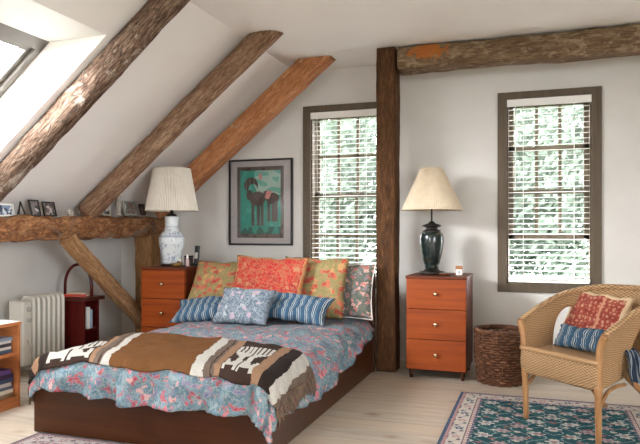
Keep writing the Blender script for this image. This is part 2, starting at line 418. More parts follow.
# sloped ceiling with the skylight well
HX0, HX1, HY0, HY1 = -3.72, -2.57, 1.1, 3.31
SKX1 = -3.056
bm = bmesh.new()
def quad(*ps):
    return bm.faces.new([bm.verts.new(p) for p in ps])
xs = [XL - .02, HX0, HX1, -2.2]; ys = [YF, HY0, HY1, DW]
for i in range(3):
    for j in range(3):
        if i == 1 and j == 1: continue
        quad((xs[i], ys[j], slope_z(xs[i])), (xs[i], ys[j + 1], slope_z(xs[i])), (xs[i + 1], ys[j + 1], slope_z(xs[i + 1])), (xs[i + 1], ys[j], slope_z(xs[i + 1])))
        e = .12                                         # upper face gives the ceiling its thickness
        quad((xs[i], ys[j], slope_z(xs[i]) + e), (xs[i + 1], ys[j], slope_z(xs[i + 1]) + e), (xs[i + 1], ys[j + 1], slope_z(xs[i + 1]) + e), (xs[i], ys[j + 1], slope_z(xs[i]) + e))
bmesh.ops.remove_doubles(bm, verts=bm.verts, dist=1e-5)
S(fin('ceiling_slope', bm, 'ceil'))
bm = bmesh.new()
zt = slope_z(HX1); 
quad((HX1, HY0, zt), (HX1, HY1, zt), (SKX1, HY1, zt), (SKX1, HY0, zt))                       # level top reveal
zb = slope_z(HX0); zb2 = roof_z(HX0)
quad((HX0, HY0, zb), (HX0, HY1, zb), (HX0, HY1, zb2), (HX0, HY0, zb2))                       # upright bottom reveal
for y in (HY0, HY1):
    quad((HX1, y, zt), (SKX1, y, zt), (HX0, y, zb2), (HX0, y, zb))
S(fin('skylight_well_trim', bm, 'white'))
# skylight: window_3
def roofbar(bm, x0, x1, y0, y1, t0, t1):
    n = Vector((-.629, 0, .777))
    base = [Vector((x, y, roof_z(x))) for x, y in ((x0, y0), (x1, y0), (x1, y1), (x0, y1))]
    lo = [bm.verts.new(p + n * t0) for p in base]; hi = [bm.verts.new(p + n * t1) for p in base]
    bm.faces.new(lo[::-1]); bm.faces.new(hi)
    for k in range(4): bm.faces.new((lo[k], lo[(k + 1) % 4], hi[(k + 1) % 4], hi[k]))
sk = S(bpy.data.objects.new('window_3', None)); link(sk); sk.location = (SKX1, HY1, roof_z(SKX1))
def skp(name, bm, mat):
    o = fin(name, bm, mat, sk); o.matrix_parent_inverse = Matrix.Translation(sk.location).inverted(); return o
bm = bmesh.new(); fw = .05
roofbar(bm, HX0 - .03, SKX1, HY1 - fw, HY1 + .02, -.03, .08); roofbar(bm, HX0 - .03, SKX1, HY0 - .02, HY0 + fw, -.03, .08)
roofbar(bm, SKX1 - fw, SKX1 + .03, HY0, HY1 + .02, -.03, .08); roofbar(bm, HX0 - .03, HX0 + fw, HY0, HY1, -.03, .08)
skp('skylight_frame', bm, 'sky_frame')
bm = bmesh.new(); g = .05; s2 = .035
a0, a1, b0, b1 = HX0 + g, SKX1 - g, HY0 + g, HY1 - g
roofbar(bm, a0, a1, b1 - s2, b1, -.005, .05); roofbar(bm, a0, a1, b0, b0 + s2, -.005, .05)
roofbar(bm, a1 - s2, a1, b0, b1, -.005, .05); roofbar(bm, a0, a0 + s2, b0, b1, -.005, .05)
skp('skylight_sash', bm, 'sky_frame')
bm = bmesh.new(); roofbar(bm, a0 + .02, a1 - .02, b0 + .02, b1 - .02, .02, .026); skp('skylight_glass', bm, 'glass')

def back_window(name, W, raised):
    x0, x1 = W; root = S(bpy.data.objects.new(name, None)); link(root); root.location = ((x0 + x1) / 2, DW, WZ0)
    def P(n, bm, m):
        o = fin(n, bm, m, root); o.matrix_parent_inverse = Matrix.Translation(root.location).inverted(); return o
    bm = bmesh.new(); y0, y1 = DW - .022, DW
    box(bm, (x0, y0, WZ0), (x0 + CAS, y1, WZ1), .003); box(bm, (x1 - CAS, y0, WZ0), (x1, y1, WZ1), .003)
    box(bm, (x0 + CAS, y0, WZ1 - .06), (x1 - CAS, y1, WZ1), .003); box(bm, (x0 + CAS, y0, WZ0), (x1 - CAS, y1, WZ0 + .07), .003)
    P('casing', bm, 'casing')
    hx0, hx1, hz0, hz1 = hole(W)
    bm = bmesh.new(); t = .025
    box(bm, (hx0, DW, hz0), (hx0 + t, DW + .16, hz1)); box(bm, (hx1 - t, DW, hz0), (hx1, DW + .16, hz1))
    box(bm, (hx0, DW, hz1 - t), (hx1, DW + .16, hz1)); box(bm, (hx0, DW, hz0), (hx1, DW + .16, hz0 + t))
    P('jamb', bm, 'casing')
    a0, a1 = hx0 + t, hx1 - t; c0, c1 = hz0 + t, hz1 - t; mid = (c0 + c1) / 2
    def sash(zlo, zhi, y):
        bm = bmesh.new(); s = .04; d = .032
        box(bm, (a0, y, zlo), (a0 + s, y + d, zhi)); box(bm, (a1 - s, y, zlo), (a1, y + d, zhi))
        box(bm, (a0, y, zhi - s), (a1, y + d, zhi)); box(bm, (a0, y, zlo), (a1, y + d, zlo + s))
        for k in (1, 2):
            x = a0 + s + (a1 - a0 - 2 * s) * k / 3; box(bm, (x - .013, y + .006, zlo + s), (x + .013, y + d - .006, zhi - s))
        z = (zlo + zhi) / 2; box(bm, (a0 + s, y + .006, z - .012), (a1 - s, y + d - .006, z + .012))
        o = P('sash', bm, 'casing')
        b2 = bmesh.new(); box(b2, (a0 + s * .7, y + d / 2 - .002, zlo + s * .7), (a1 - s * .7, y + d / 2 + .002, zhi - s * .7))
        gl = fin('glass', b2, 'glass', o)
    lift = .37 if raised else 0
    sash(mid - .02, c1, DW + .105); sash(c0 + lift, mid + .02 + lift, DW + .068)
    return root
back_window('window_1', W1, False); back_window('window_2', W2, True)
def added_window(name, axis, pos, h):  # frame and glass for the two out-of-view windows added as fill light
    root = S(bpy.data.objects.new(name, None)); link(root)
    bm = bmesh.new(); b2 = bmesh.new(); s = .06
    def bx(bm, a0, a1, z0, z1, d0, d1):
        if axis == 'y': box(bm, (a0, pos + d0, z0), (a1, pos + d1, z1))
        else: box(bm, (pos + d0, a0, z0), (pos + d1, a1, z1))
    bx(bm, h[0], h[0] + s, h[2], h[3], .03, .12); bx(bm, h[1] - s, h[1], h[2], h[3], .03, .12)
    bx(bm, h[0] + s, h[1] - s, h[2], h[2] + s, .03, .12); bx(bm, h[0] + s, h[1] - s, h[3] - s, h[3], .03, .12)
    m = (h[0] + h[1]) / 2; bx(bm, m - .025, m + .025, h[2] + s, h[3] - s, .04, .11)
    fin('added_window_frame', bm, 'casing', root)
    bx(b2, h[0] + s * .5, h[1] - s * .5, h[2] + s * .5, h[3] - s * .5, .07, .076); fin('glass', b2, 'glass', root)
added_window('added_window_front', 'y', YF - .16, FW[0]); added_window('added_window_right', 'x', XR, RWH)

# ------------------------------------------------------------------ timbers
def log(name, p0, p1, r, mat, label, cat, group=None, shape='round', amp=.1, seed=0, ry=None, rz=None, nl=60, ns=24, cut=None, roll=0, flat_noise=.012):
    """old timber along p0->p1; local x is its length"""
    p0, p1 = Vector(p0), Vector(p1); d = p1 - p0; Ln = d.length; x = d.normalized()
    y = Vector((0, 0, 1)).cross(x)
    if y.length < 1e-3: y = Vector((0, 1, 0))
    y.normalize(); z = x.cross(y)
    mw = Matrix((x, y, z)).transposed().to_4x4()
    if roll: mw = mw @ Matrix.Rotation(roll, 4, 'X')
    mw.translation = p0
    bm = bmesh.new(); rings = []
    for i in range(nl + 1):
        u = i / nl * Ln; ring = []
        for k in range(ns):
            a = 2 * PI * k / ns
            if shape == 'round':
                rr = r * (1 + amp * N(u * 1.3 + seed, math.cos(a) * 1.1, math.sin(a) * 1.1) + amp * .6 * N(u * 5 + seed, math.cos(a) * 2.5, math.sin(a) * 2.5) + amp * .3 * N(u * 14, math.cos(a) * 6, math.sin(a) * 6 + seed))
                ring.append((u, rr * math.cos(a), rr * math.sin(a)))
            else:
                hy, hz = (ry or r), (rz or r); ca, sa = math.cos(a), math.sin(a)
                e = 2 / 9.0 if shape == 'square' else 2 / 5.0
                py = hy * math.copysign(abs(ca) ** e, ca); pz = hz * math.copysign(abs(sa) ** e, sa)
                w = flat_noise
                py += w * N(u * 2.2 + seed, py * 5, pz * 5) + w * .5 * N(u * 9, py * 20, pz * 20 + seed); pz += w * N(u * 2.2 + seed + 40, py * 5, pz * 5) + w * .5 * N(u * 9, py * 20, pz * 20 + seed + 30)
                ring.append((u, py, pz))
        rings.append([bm.verts.new(p) for p in ring])
    for a_, b_ in zip(rings, rings[1:]):
        for k in range(ns):
            f = bm.faces.new((a_[k], a_[(k + 1) % ns], b_[(k + 1) % ns], b_[k])); f.smooth = True
    bm.faces.new(rings[0][::-1]); bm.faces.new(rings[-1])
    if cut:
        inv = mw.inverted()
        for co, no in cut:
            lc = inv @ Vector(co); ln = inv.to_3x3() @ Vector(no)
            r_ = bmesh.ops.bisect_plane(bm, geom=bm.verts[:] + bm.edges[:] + bm.faces[:], plane_co=lc, plane_no=ln, clear_outer=True)
            ed = [g_ for g_ in r_['geom_cut'] if isinstance(g_, bmesh.types.BMEdge)]
            if ed: bmesh.ops.holes_fill(bm, edges=ed)
    o = fin(name, bm, mat); o.matrix_world = mw
    return tag(o, label, cat, group, 'thing')
ccut = [((0, 0, CEIL - .001), (0, 0, 1))]
def rafter(Y, xtip, r, mat, label, seed, shape='round', ry=None, rz=None, xlow=-3.72, amp=.1, extra=.0):
    # lower right edge runs through (xtip, CEIL) and falls .81 per metre; axis lies r above it
    n = Vector((-.629, 0, .777)); off = n * (rz or r)
    a = Vector((xlow, Y, CEIL + .81 * (xlow - xtip))) + off; b = Vector((xtip + .35, Y, CEIL + .81 * .35)) + off
    return log('log_rafter', a, b, r, mat, label, 'rafter', 'old rafters under the sloped ceiling', shape, amp, seed, ry, rz, cut=ccut)
rafter(3.43, -1.93, .092, 'bark', 'rough grey bark-faced log rafter nearest the skylight', 3, amp=.16)
rafter(4.5, -1.86, .092, 'log2', 'round brown log rafter, middle one of the three on the slope', 11, amp=.12, xlow=-3.64)
rafter(5.3, -1.70, .12, 'log3', 'squared orange-brown hewn rafter close to the back wall', 23, 'square', .085, .098, xlow=-3.45)
PBX = -3.71
def plate_top(y): return 1.273 + (y - 3.48) * .0336
log('plate_beam', (PBX, 1.2, plate_top(1.2) - .1), (PBX, DW - .01, plate_top(DW) - .1), .1, 'plate', 'long hewn brown wall beam carrying the row of small photographs', 'beam', None, 'hewn', .1, 5, .098, .098, nl=150, flat_noise=.045)
log('diagonal_brace', (-3.635, 4.18, 1.12), (-3.635, 5.36, .19), .06, 'brace', 'slanting brown wooden brace under the long wall beam', 'brace', None, 'hewn', .1, 31, .06, .062)
log('corner_post', (-3.71, 5.42, 0), (-3.71, 5.42, plate_top(5.42) - .19), .1, 'stub', 'short pale timber post in the corner behind the left bedside chest', 'post', None, 'square', .1, 8, .09, .1, nl=24)
log('timber_post', (-1.20, 5.25, 0), (-1.20, 5.25, CEIL - .001), .09, 'post', 'tall dark square timber post between the bed and the right chest', 'post', None, 'square', .1, 14, .103, .085, nl=60, flat_noise=.008)
log('header_beam', (-1.095, 5.23, 2.613), (XR - .01, 5.23, 2.598), .1, 'header', 'long grey-brown ceiling beam above the right window', 'beam', None, 'square', .1, 19, .1, .1, nl=90, flat_noise=.016, cut=ccut)

# ------------------------------------------------------------------ blinds
def blind(W, label, zbot):
    x0, x1 = W[0] + CAS + .012, W[1] - CAS - .012; w = x1 - x0; zt = WZ1 - .065
    root = thing('venetian_blind', ((x0 + x1) / 2, DW - .012, zt), label, 'blind', 'white venetian blinds')
    h = w / 2
    bm = bmesh.new(); box(bm, (-h - .008, -.016, -.062), (h + .008, -.004, .0), .003); box(bm, (-h, -.004, -.045), (h, .036, -.002), .002)
    fin('valance', bm, 'white', root)
    bm = bmesh.new(); z = -.085; n = 0
    th = math.radians(4)
    while zt + z > zbot + .035:
        ps = []
        for k in range(5):
            q = -1 + k / 2; yy = q * .024; cz = .0022 * (1 - q * q)
            ps.append((yy * math.cos(th) - 0, yy * math.sin(th) + cz))
        rows = []
        for (yy, zz) in ps:
            rows.append([bm.verts.new((sx * (h - .004), .012 + yy, z + zz + dz)) for sx, dz in ((-1, 0), (1, 0), (1, -.0026), (-1, -.0026))])
        for a, b in zip(rows, rows[1:]):
            for k in range(4): bm.faces.new((a[k], a[(k + 1) % 4], b[(k + 1) % 4], b[k]))
        bm.faces.new(rows[0][::-1]); bm.faces.new(rows[-1])
        z -= .0445; n += 1
    fin('slats', bm, 'white', root)
    zb = zbot - zt
    fin('bottom_rail', B((-h + .002, -.013, zb), (h - .002, .037, zb + .022), .004), 'white', root)
    for sx in (-.62, .62):
        bm = bmesh.new(); tube(bm, [(sx * h, -.0145, -.06), (sx * h, -.0145, zb + .01)], .0013, 5); tube(bm, [(sx * h, .0385, -.05), (sx * h, .0385, zb + .01)], .0013, 5)
        fin('ladder_cord', bm, 'white', root)
    fin('tilt_wand', T([(-h + .06, -.022, -.05), (-h + .062, -.024, -.75)], .004, 6), 'white', root)
blind(W1, 'white venetian blind on the window behind the bed, left of the timber post', .76)
blind(W2, 'white venetian blind on the window above the wicker chair', .755)

# ------------------------------------------------------------------ chests of drawers
def chest(loc, w, d, h, label):
    root = thing('chest_of_drawers', loc, label, 'chest', 'cherry bedside chests')
    lg = .072; tt = .022; hw = w / 2
    bm = bmesh.new()
    box(bm, (-hw, .022, lg), (-hw + .018, d, h - tt), .002); box(bm, (hw - .018, .022, lg), (hw, d, h - tt), .002)
    box(bm, (-hw + .018, .03, lg), (hw - .018, d, lg + .018)); box(bm, (-hw + .018, d - .01, lg + .018), (hw - .018, d, h - tt))
    fin('carcass', bm, 'cherry_dark', root)
    fin('chest_top', B((-hw - .004, -.004, h - tt), (hw + .004, d, h), .005), 'cherry_dark', root)
    n = 3; gap = .005; z0 = lg + .004; dh = (h - tt - z0) / n
    for i in range(n):
        dr = fin('drawer', B((-hw + .004, 0, z0 + i * dh + gap / 2), (hw - .004, .022, z0 + (i + 1) * dh - gap / 2), .004), 'cherry', root)
        kb = L([(.0, 0), (.012, 0), (.014, .003), (.006, .008), (.006, .016), (.014, .022), (.017, .03), (.012, .036), (0, .038)], 16)
        bmesh.ops.rotate(kb, verts=kb.verts, matrix=Matrix.Rotation(PI / 2, 3, 'X'))
        fin('knob', kb, 'brass', dr, (-.0, .001, z0 + (i + .52) * dh), True)
    for sx in (-1, 1):
        for y in (.05, d - .05):
            x = sx * (hw - .035)
            fin('leg', T([(x, y, 0), (x, y, lg + .003)], [.015, .022], 10), 'leg_dark', root)
    return root
chest((-.755, 4.98, 0), .475, .5, .82, 'cherry three-drawer chest between the timber post and the wicker basket')
chest((-3.10, 4.75, 0), .445, .46, .86, 'cherry drawer chest left of the bed, under the blue and white lamp')

# ------------------------------------------------------------------ lamps
def pleat_shade(rb, rt, z0, z1, n, mat, root, name='shade'):
    seg = n * 4; bm = bmesh.new(); rings = []
    prof = [(rb, z0), (rb + (rt - rb) * .5, z0 + (z1 - z0) * .5), (rt, z1)]
    for r, z in prof:
        rings.append([bm.verts.new(((r + .0035 * (abs((k % 4) - 2) - 1)) * math.cos(2 * PI * k / seg), (r + .0035 * (abs((k % 4) - 2) - 1)) * math.sin(2 * PI * k / seg), z)) for k in range(seg)])
    for a, b in zip(rings, rings[1:]):
        for k in range(seg): bm.faces.new((a[k], a[(k + 1) % seg], b[(k + 1) % seg], b[k]))
    o = fin(name, bm, mat, root)
    md = o.modifiers.new('thick', 'SOLIDIFY'); md.thickness = .003; md.offset = -1
    for r, z, nm in ((rb, z0, 'lower'), (rt, z1, 'upper')):
        fin('shade_band', T([((r + .001) * math.cos(2 * PI * k / 48), (r + .001) * math.sin(2 * PI * k / 48), z) for k in range(48)], .005, 6, closed=True), mat, o)
    # spider ring that holds the shade
    bm = bmesh.new()
    for k in range(3):
        a = 2 * PI * k / 3; tube(bm, [(0, 0, z1 - .03), (rt * .97 * math.cos(a), rt * .97 * math.sin(a), z1 - .004)], .002, 5)
    fin('spider', bm, 'black_metal', o)
    return o
lr = thing('table_lamp', (-.832, 5.27, .821), 'dark green urn lamp with flared cream pleated shade, on the right chest', 'lamp')
fin('lamp_base', L([(.0, 0), (.105, 0), (.108, .012), (.1, .022), (.07, .026), (.062, .034), (.05, .042), (0, .042)], 32), 'black_metal', lr, smooth=False)
fin('urn_body', L([(0, .04), (.05, .04), (.06, .055), (.056, .066), (.066, .09), (.082, .15), (.094, .22), (.099, .27), (.098, .31), (.092, .335), (.075, .35), (.0, .352)], 36), 'verdigris', lr, smooth=True)
fin('neck_cap', L([(0, .345), (.074, .348), (.076, .356), (.07, .364), (.05, .37), (.045, .385), (.078, .397), (.08, .404), (.03, .422), (.014, .44), (0, .442)], 32), 'black_metal', lr)
fin('stem', L([(0, .438), (.008, .438), (.007, .56), (.016, .565), (.017, .64), (.008, .645), (.005, .85), (.007, .855), (.006, .865), (0, .87)], 14), 'black_metal', lr, smooth=True)
pleat_shade(.25, .09, .535, .88, 84, 'shade_cream', lr)
ll = thing('table_lamp', (-3.16, 4.99, .861), 'blue and white porcelain vase lamp with off-white shade, on the left chest', 'lamp')
fin('lamp_base', L([(0, 0), (.09, 0), (.094, .008), (.088, .018), (0, .018)], 32), 'leg_dark', ll)
fin('vase_body', L([(0, .017), (0.0791, .017), (0.08362, .03), (0.08588, .06), (0.09944, .12), (0.113, .19), (0.1164, .235), (0.1107, .27), (0.0904, .3), (0.07006, .322), (0.06215, .35), (0.06102, .40), (0.06328, .43), (0.07006, .448), (0.0565, .452), (0, .453)], 36), 'porcelain', ll, smooth=True)
fin('stem', L([(0, .45), (.045, .45), (.048, .465), (.03, .475), (.016, .48), (.017, .56), (.007, .565), (.005, .85), (.007, .855), (.006, .865), (0, .87)], 18), 'black_metal', ll, smooth=True)
pleat_shade(.236, .168, .505, .885, 90, 'shade_white', ll)

# ------------------------------------------------------------------ bed
BX0, BX1, BY0, BY1 = -2.785, -1.295, 2.93, 5.1
bed = thing('bed', ((BX0 + BX1) / 2, (BY0 + BY1) / 2, 0), 'low dark mahogany platform bed under the floral duvet', 'bed')
def bp(n, bm, m, sm=False):
    o = fin(n, bm, m, bed, smooth=sm); o.matrix_parent_inverse = Matrix.Translation(bed.location).inverted(); return o
bp('foot_panel', B((BX0, BY0, .005), (BX1, BY0 + .03, .262), .004), 'mahogany')
bp('side_rail', B((BX0, BY0 + .03, .005), (BX0 + .03, BY1, .262), .004), 'mahogany')
bp('side_rail', B((BX1 - .03, BY0 + .03, .005), (BX1, BY1, .262), .004), 'mahogany')
bp('platform', B((BX0 + .03, BY0 + .03, .2), (BX1 - .03, BY1, .235), 0), 'mahogany')
bp('headboard', B((BX0 - .01, BY1, .0), (BX1 + .01, BY1 + .04, .86), .01), 'mahogany')
bp('mattress', B((BX0 + .035, BY0 + .035, .236), (BX1 - .035, BY1 - .01, .385), .05, 4), 'white_piping')

BXC = (BX0 + BX1) / 2 + .01; R_ = .11; TOP = .462; FLX = .775 - R_; FLY = BY0 - .05 + R_
def cloth(s, t, wr=1.0, lift=0):
    """point of the bedcover surface: s across from the middle, t along from the front fold (t<0 hangs over the foot)"""
    dx = max(0, abs(s) - FLX); dy = max(0, -t); o = math.hypot(dx, dy)
    x = math.copysign(min(abs(s), FLX), s) if abs(s) > FLX else s; y = FLY + max(t, 0); z = TOP
    # soft body of the quilt
    z += .018 * N(s * 2.2, t * 2.0, 3) + .010 * N(s * 6, t * 5, 9)
    z -= .05 * max(0, (abs(s) - .35) / .45) ** 2 * (1 if o == 0 else 1) * min(1, max(0, .45 + t))
    if o > 0:
        ang = min(o / R_, PI / 2); h = R_ * math.sin(ang); dr = R_ * (1 - math.cos(ang)); ex = max(0, o - R_ * PI / 2)
        ux, uy = dx / o, dy / o
        per = s * 7.0 + (t if dx > dy else 0) * 7.0
        fold = wr * min(1, o / .16) * (.022 * math.sin(per * 3.4 + 2.6 * N(per * .35, 1.7) + o * 9) + .024 * N(per * 1.9, o * 8, 7) + .010 * N(per * 5, o * 14, 3))
        fold *= 1.35 if dy > dx else .9
        h += .05 * ex + fold * (.6 if s < -FLX else 1); dr += ex
        x += math.copysign(h * ux, s); y -= h * uy; z -= dr
    z += wr * (.007 * math.sin((s * .8 + t) * 26 + 3 * N(s * 3, t * 3)) * max(0, N(s * 2.4, t * 2.4, 6) + .25) + .007 * N(s * 13 + t * 4, t * 9, 21) + .006 * N(s * 7 - t * 12, t * 4, 2))
    return Vector((BXC + x, y, z))
def cloth_n(s, t):
    e = .004; a = cloth(s + e, t, .8) - cloth(s - e, t, .8); b = cloth(s, t + e, .8) - cloth(s, t - e, .8)
    n = a.cross(b)
    return n.normalized() if n.length > 1e-9 else Vector((0, 0, 1))
S0, S1, T0, T1 = -.845, .945, -.29, BY1 - .02 - FLY
bm = bmesh.new()
def dfn(u, v):
    t = T0 + (T1 - T0) * v
    side = 1 - .58 * max(0, (v - .45) / .55)
    s0 = -FLX + (S0 + FLX) * side; s1 = FLX + (S1 - FLX) * side
    t += (.02 * N(u * 9, 2.2) + .055 * max(0, 1 - u * 2.2)) * (1 - v)
    return cloth(s0 + (s1 - s0) * u, t)
grid(bm, 150, 170, dfn, lambda u, v: ((S0 + (S1 - S0) * u) * .62, (T0 + (T1 - T0) * v) * .62))
dv = fin('duvet', bm, 'duvet', smooth=True); md = dv.modifiers.new('thick', 'SOLIDIFY'); md.thickness = .022; md.offset = -1
tag(dv, 'pale blue duvet printed with small pink flowers, spread over the bed', 'duvet')

# woven throw across the foot
BR_, DK, WH, TA, TN, CR, BK = C(104, 68, 37), C(50, 37, 32), C(186, 182, 174), C(104, 90, 80), C(144, 112, 88), C(196, 186, 176), C(36, 30, 30)
TS0, TS1 = -1.08, .80
SHEAR = .22
throw_bands = [(-1.08, BK), (-.95, TN), (-.90, BK), (-.855, DK), (-.575, TN), (-.54, TA), (-.505, DK), (-.495, TA), (-.48, WH), (-.43, BR_), (.10, WH), (.165, TA), (.205, DK), (.215, TA), (.235, TN), (.29, DK), (.565, TN), (.63, BK), (.70, WH), (.765, TA)]
UNIT = ["XX.XX.XX.XX", "XX.XX.XX.XX", "XX.XX.XX.XX", "XX.XX.XX.XX", "XXXXXXXXXXX", ".XXXXXXXXXX", "...XXXXXXXX", ".....XXXXX.", "......XXXX.", "......XXXX.", "XX....XXXXX", "XXX..XXXXXX", "XXXXXXXXXXX", "XXXXXXXXXXX", "XX.......XX"]
MOTIF = [r + "." + r[::-1] for r in UNIT]
def tcol(s, q):
    """s across the bed, q 0 (front edge) .. 1 (back edge)"""
    s2 = s + .0035 * N(q * 12, s * 4)
    c = throw_bands[0][1]
    for b, cc in throw_bands:
        if s2 >= b: c = cc
    for c0 in (.43, -.715):
        u = (s - (c0 - .13)) / .26; v = (q - (.07 if c0 > 0 else .03)) / (.72 if c0 > 0 else .5)
        if 0 <= u < 1 and 0 <= v < 1:
            row = MOTIF[int((1 - v) * len(MOTIF)) % len(MOTIF)]
            if row[int(u * len(row))] == 'X': c = WH
    k = .92 + .16 * (.5 + .5 * N(s * 60, q * 40))
    return (c[0] * k, c[1] * k, c[2] * k, 1)
def tf(s): return -.095 - .03 * s - .10 * min(1, max(0, (-s - .4) / .35)) + .012 * N(s * 5, 4.4)
def tb(s): return .68 - .19 * s - .12 * max(0, s - .5) + .015 * N(s * 4, 8.8)
def bs(b, v): return b + SHEAR * (1 - v) * (1 - .65 * max(0, min(1, (b - .2) / .4))) - (.15 * min(1, -b / .43) * v if b < 0 else 0)
TU, TV = 300, 84
bm = bmesh.new()
def tfn(u, v):
    b_ = TS0 + (TS1 - TS0) * u; s = bs(b_, v); t = tf(s) + (tb(s) - tf(s)) * v
    return cloth(s, t, .8) + cloth_n(s, t) * (.010 + .004 * N(s * 6, t * 6))
grid(bm, TU, TV, tfn)
th = fin('throw_blanket', bm, 'wool', smooth=True)
def tpaint(p):
    i = p.index % TU; j = p.index // TU
    return tcol(TS0 + (TS1 - TS0) * (i + .5) / TU, (j + .5) / TV)
paint(th, tpaint); md = th.modifiers.new('thick', 'SOLIDIFY'); md.thickness = .006; md.offset = 1
tag(th, 'brown banded wool throw with white bird-like motifs, laid across the foot of the bed', 'throw')
for sgn in (-1, 1):
    bm = bmesh.new(); rnd = random.Random(5 + sgn)
    for i in range(96):
        v = (i + .5) / 96; s = bs(TS1 if sgn > 0 else TS0, v); t = tf(s) + (tb(s) - tf(s)) * v; pts = []
        dt = rnd.uniform(-.02, .02); Lf = rnd.uniform(.075, .10)
        for k in range(5):
            q = k / 4; ss = s + sgn * Lf * q
            pts.append(cloth(ss, t + dt * q, .8) + cloth_n(ss, t) * (.013 + .004 * rnd.random()))
        tube(bm, pts, .0036, 5)
    f = fin('fringe', bm, plain('fringe yarn', C(104, 84, 70), .95, var=.3, scale=40), th)

# ------------------------------------------------------------------ cushions
def cushion(name, w, h, t, loc, lean, rz, mat, label, group=None, roll=0, uvs=1.0, border=None, piping=None, seed=0, pinch=.07, n=26, cat='cushion', sag=0, wrinkle=.008):
    """loc = middle of the bottom edge; lean from upright (deg); local x width, z up, -y front"""
    bm = bmesh.new()
    def side(sg):
        def fn(u, v):
            a, b = 2 * u - 1, 2 * v - 1
            x = a * w / 2 * (1 - pinch * (1 - b * b)); z = b * h / 2 * (1 - pinch * (1 - a * a))
            e = max(0, (1 - a ** 4)) * max(0, (1 - b ** 4)); th_ = t / 2 * e ** .55
            th_ *= 1 + .16 * N(a * 1.8 + seed, b * 1.8, sg)
            th_ += wrinkle * N(a * 4 + seed, b * 4, sg * 3) * e; x += wrinkle * 1.5 * N(a * 2 + seed, b * 3, 5); z += wrinkle * 2 * N(a * 3, b * 2 + seed, 8)
            z -= sag * (1 - b) * .0
            return Vector((x, sg * th_, z + h / 2 * (1 - 0)))
        return fn
    mfn = (lambda u, v: 1 if border and min(u, 1 - u, v, 1 - v) < border[1] else 0)
    uvf = lambda u, v: (u * w * uvs, v * h * uvs)
    grid(bm, n, n, side(-1), uvf, matfn=mfn); grid(bm, n, n, side(1), uvf, matfn=mfn)
    bmesh.ops.remove_doubles(bm, verts=bm.verts, dist=1e-5); bmesh.ops.recalc_face_normals(bm, faces=bm.faces)
    ml = [mat] + ([border[0]] if border else [])
    o = fin(name, bm, ml, smooth=True)
    o.matrix_world = Matrix.Translation(loc) @ Matrix.Rotation(rz, 4, 'Z') @ Matrix.Rotation(-math.radians(lean), 4, 'X') @ Matrix.Rotation(math.radians(roll), 4, 'Y')
    tag(o, label, cat, group)
    if piping:
        pts = []; m = 20
        for i in range(4 * m):
            k, q = divmod(i, m); q = q / m * 2 - 1
            a, b = [(q, -1), (1, q), (-q, 1), (-1, -q)][k]
            pts.append((a * w / 2 * (1 - pinch * (1 - b * b)), 0, b * h / 2 * (1 - pinch * (1 - a * a)) + h / 2))
        p = fin('piping', T(pts, .006, 6, closed=True), piping, o)
    return o
ZB = TOP + .005
G = 'cushions leaning on the headboard'
cushion('bed_pillow', .62, .46, .12, (-1.57, 4.95, ZB - .01), 13, 0, 'blue_floral', 'grey-blue floral pillow with white piping, rightmost against the headboard', G, piping='white_piping', seed=1)
cushion('cushion', .60, .55, .12, (-2.56, 4.66, ZB), 35, .03, 'green_floral', 'olive cushion with red flowers nearest the left bedside chest', G, seed=2, roll=0)
cushion('cushion', .58, .52, .11, (-1.75, 4.80, ZB), 18, -.02, 'green_floral', 'olive and red floral cushion between the red cushion and the piped pillow', G, seed=3, roll=1)
cushion('cushion', .66, .54, .11, (-2.10, 4.63, ZB), 22, 0, 'red_floral', 'bright red and sand floral cushion, in the middle of the row against the headboard', G, border=('red_border', .035), seed=4, roll=1.5)
GS = 'blue striped lumbar pillows'
cushion('lumbar_pillow', .68, .27, .12, (-2.46, 4.40, ZB + .012), 56, -.05, 'stripe', 'blue and white striped lumbar pillow left of the grey paisley cushion', GS, seed=5, wrinkle=.010, pinch=.12, roll=-10)
cushion('lumbar_pillow', .60, .28, .12, (-1.80, 4.47, ZB + .02), 48, .06, 'stripe', 'blue and white striped lumbar pillow right of the grey paisley cushion', GS, seed=6, wrinkle=.010, pinch=.12, roll=7)
cushion('cushion', .46, .32, .12, (-2.14, 4.30, ZB + .005), 38, 0, 'paisley', 'small grey paisley cushion at the front of the pillows', None, seed=7, roll=1)

# ------------------------------------------------------------------ framed picture
pf = thing('framed_picture', (-2.563, DW, 1.04), 'black-framed teal print of two dark four-legged animals, on the back wall', 'picture')
PW, PH = .68, .845
bm = bmesh.new(); b_ = .018; y0, y1 = -.035, -.002
box(bm, (-PW / 2, y0, 0), (-PW / 2 + b_, y1, PH), .002); box(bm, (PW / 2 - b_, y0, 0), (PW / 2, y1, PH), .002)
box(bm, (-PW / 2 + b_, y0, 0), (PW / 2 - b_, y1, b_), .002); box(bm, (-PW / 2 + b_, y0, PH - b_), (PW / 2 - b_, y1, PH), .002)
fin('picture_frame', bm, 'black', pf)
fin('mat_board', B((-PW / 2 + .015, -.02, .015), (PW / 2 - .015, -.012, PH - .015), 0), 'mat_board', pf)
bm = bmesh.new(); AW, AH = .50, .70; NXA, NYA = 100, 140
grid(bm, NXA, NYA, lambda u, v: Vector(((u - .5) * AW, -.023, (v - .5) * AH + PH / 2)))
bm.faces.ensure_lookup_table()
r_ = bmesh.ops.extrude_face_region(bm, geom=bm.faces[:]); 
for v in [g_ for g_ in r_['geom'] if isinstance(g_, bmesh.types.BMVert)]: v.co.y += .002
art = fin('print', bm, 'print', pf)
def ell(x, y, cx, cy, rx, ry): return ((x - cx) / rx) ** 2 + ((y - cy) / ry) ** 2 < 1
TEAL, DBR, GRY, PNK, PAL = C(44, 138, 124), C(72, 58, 56), C(96, 88, 86), C(196, 130, 128), C(150, 178, 168)
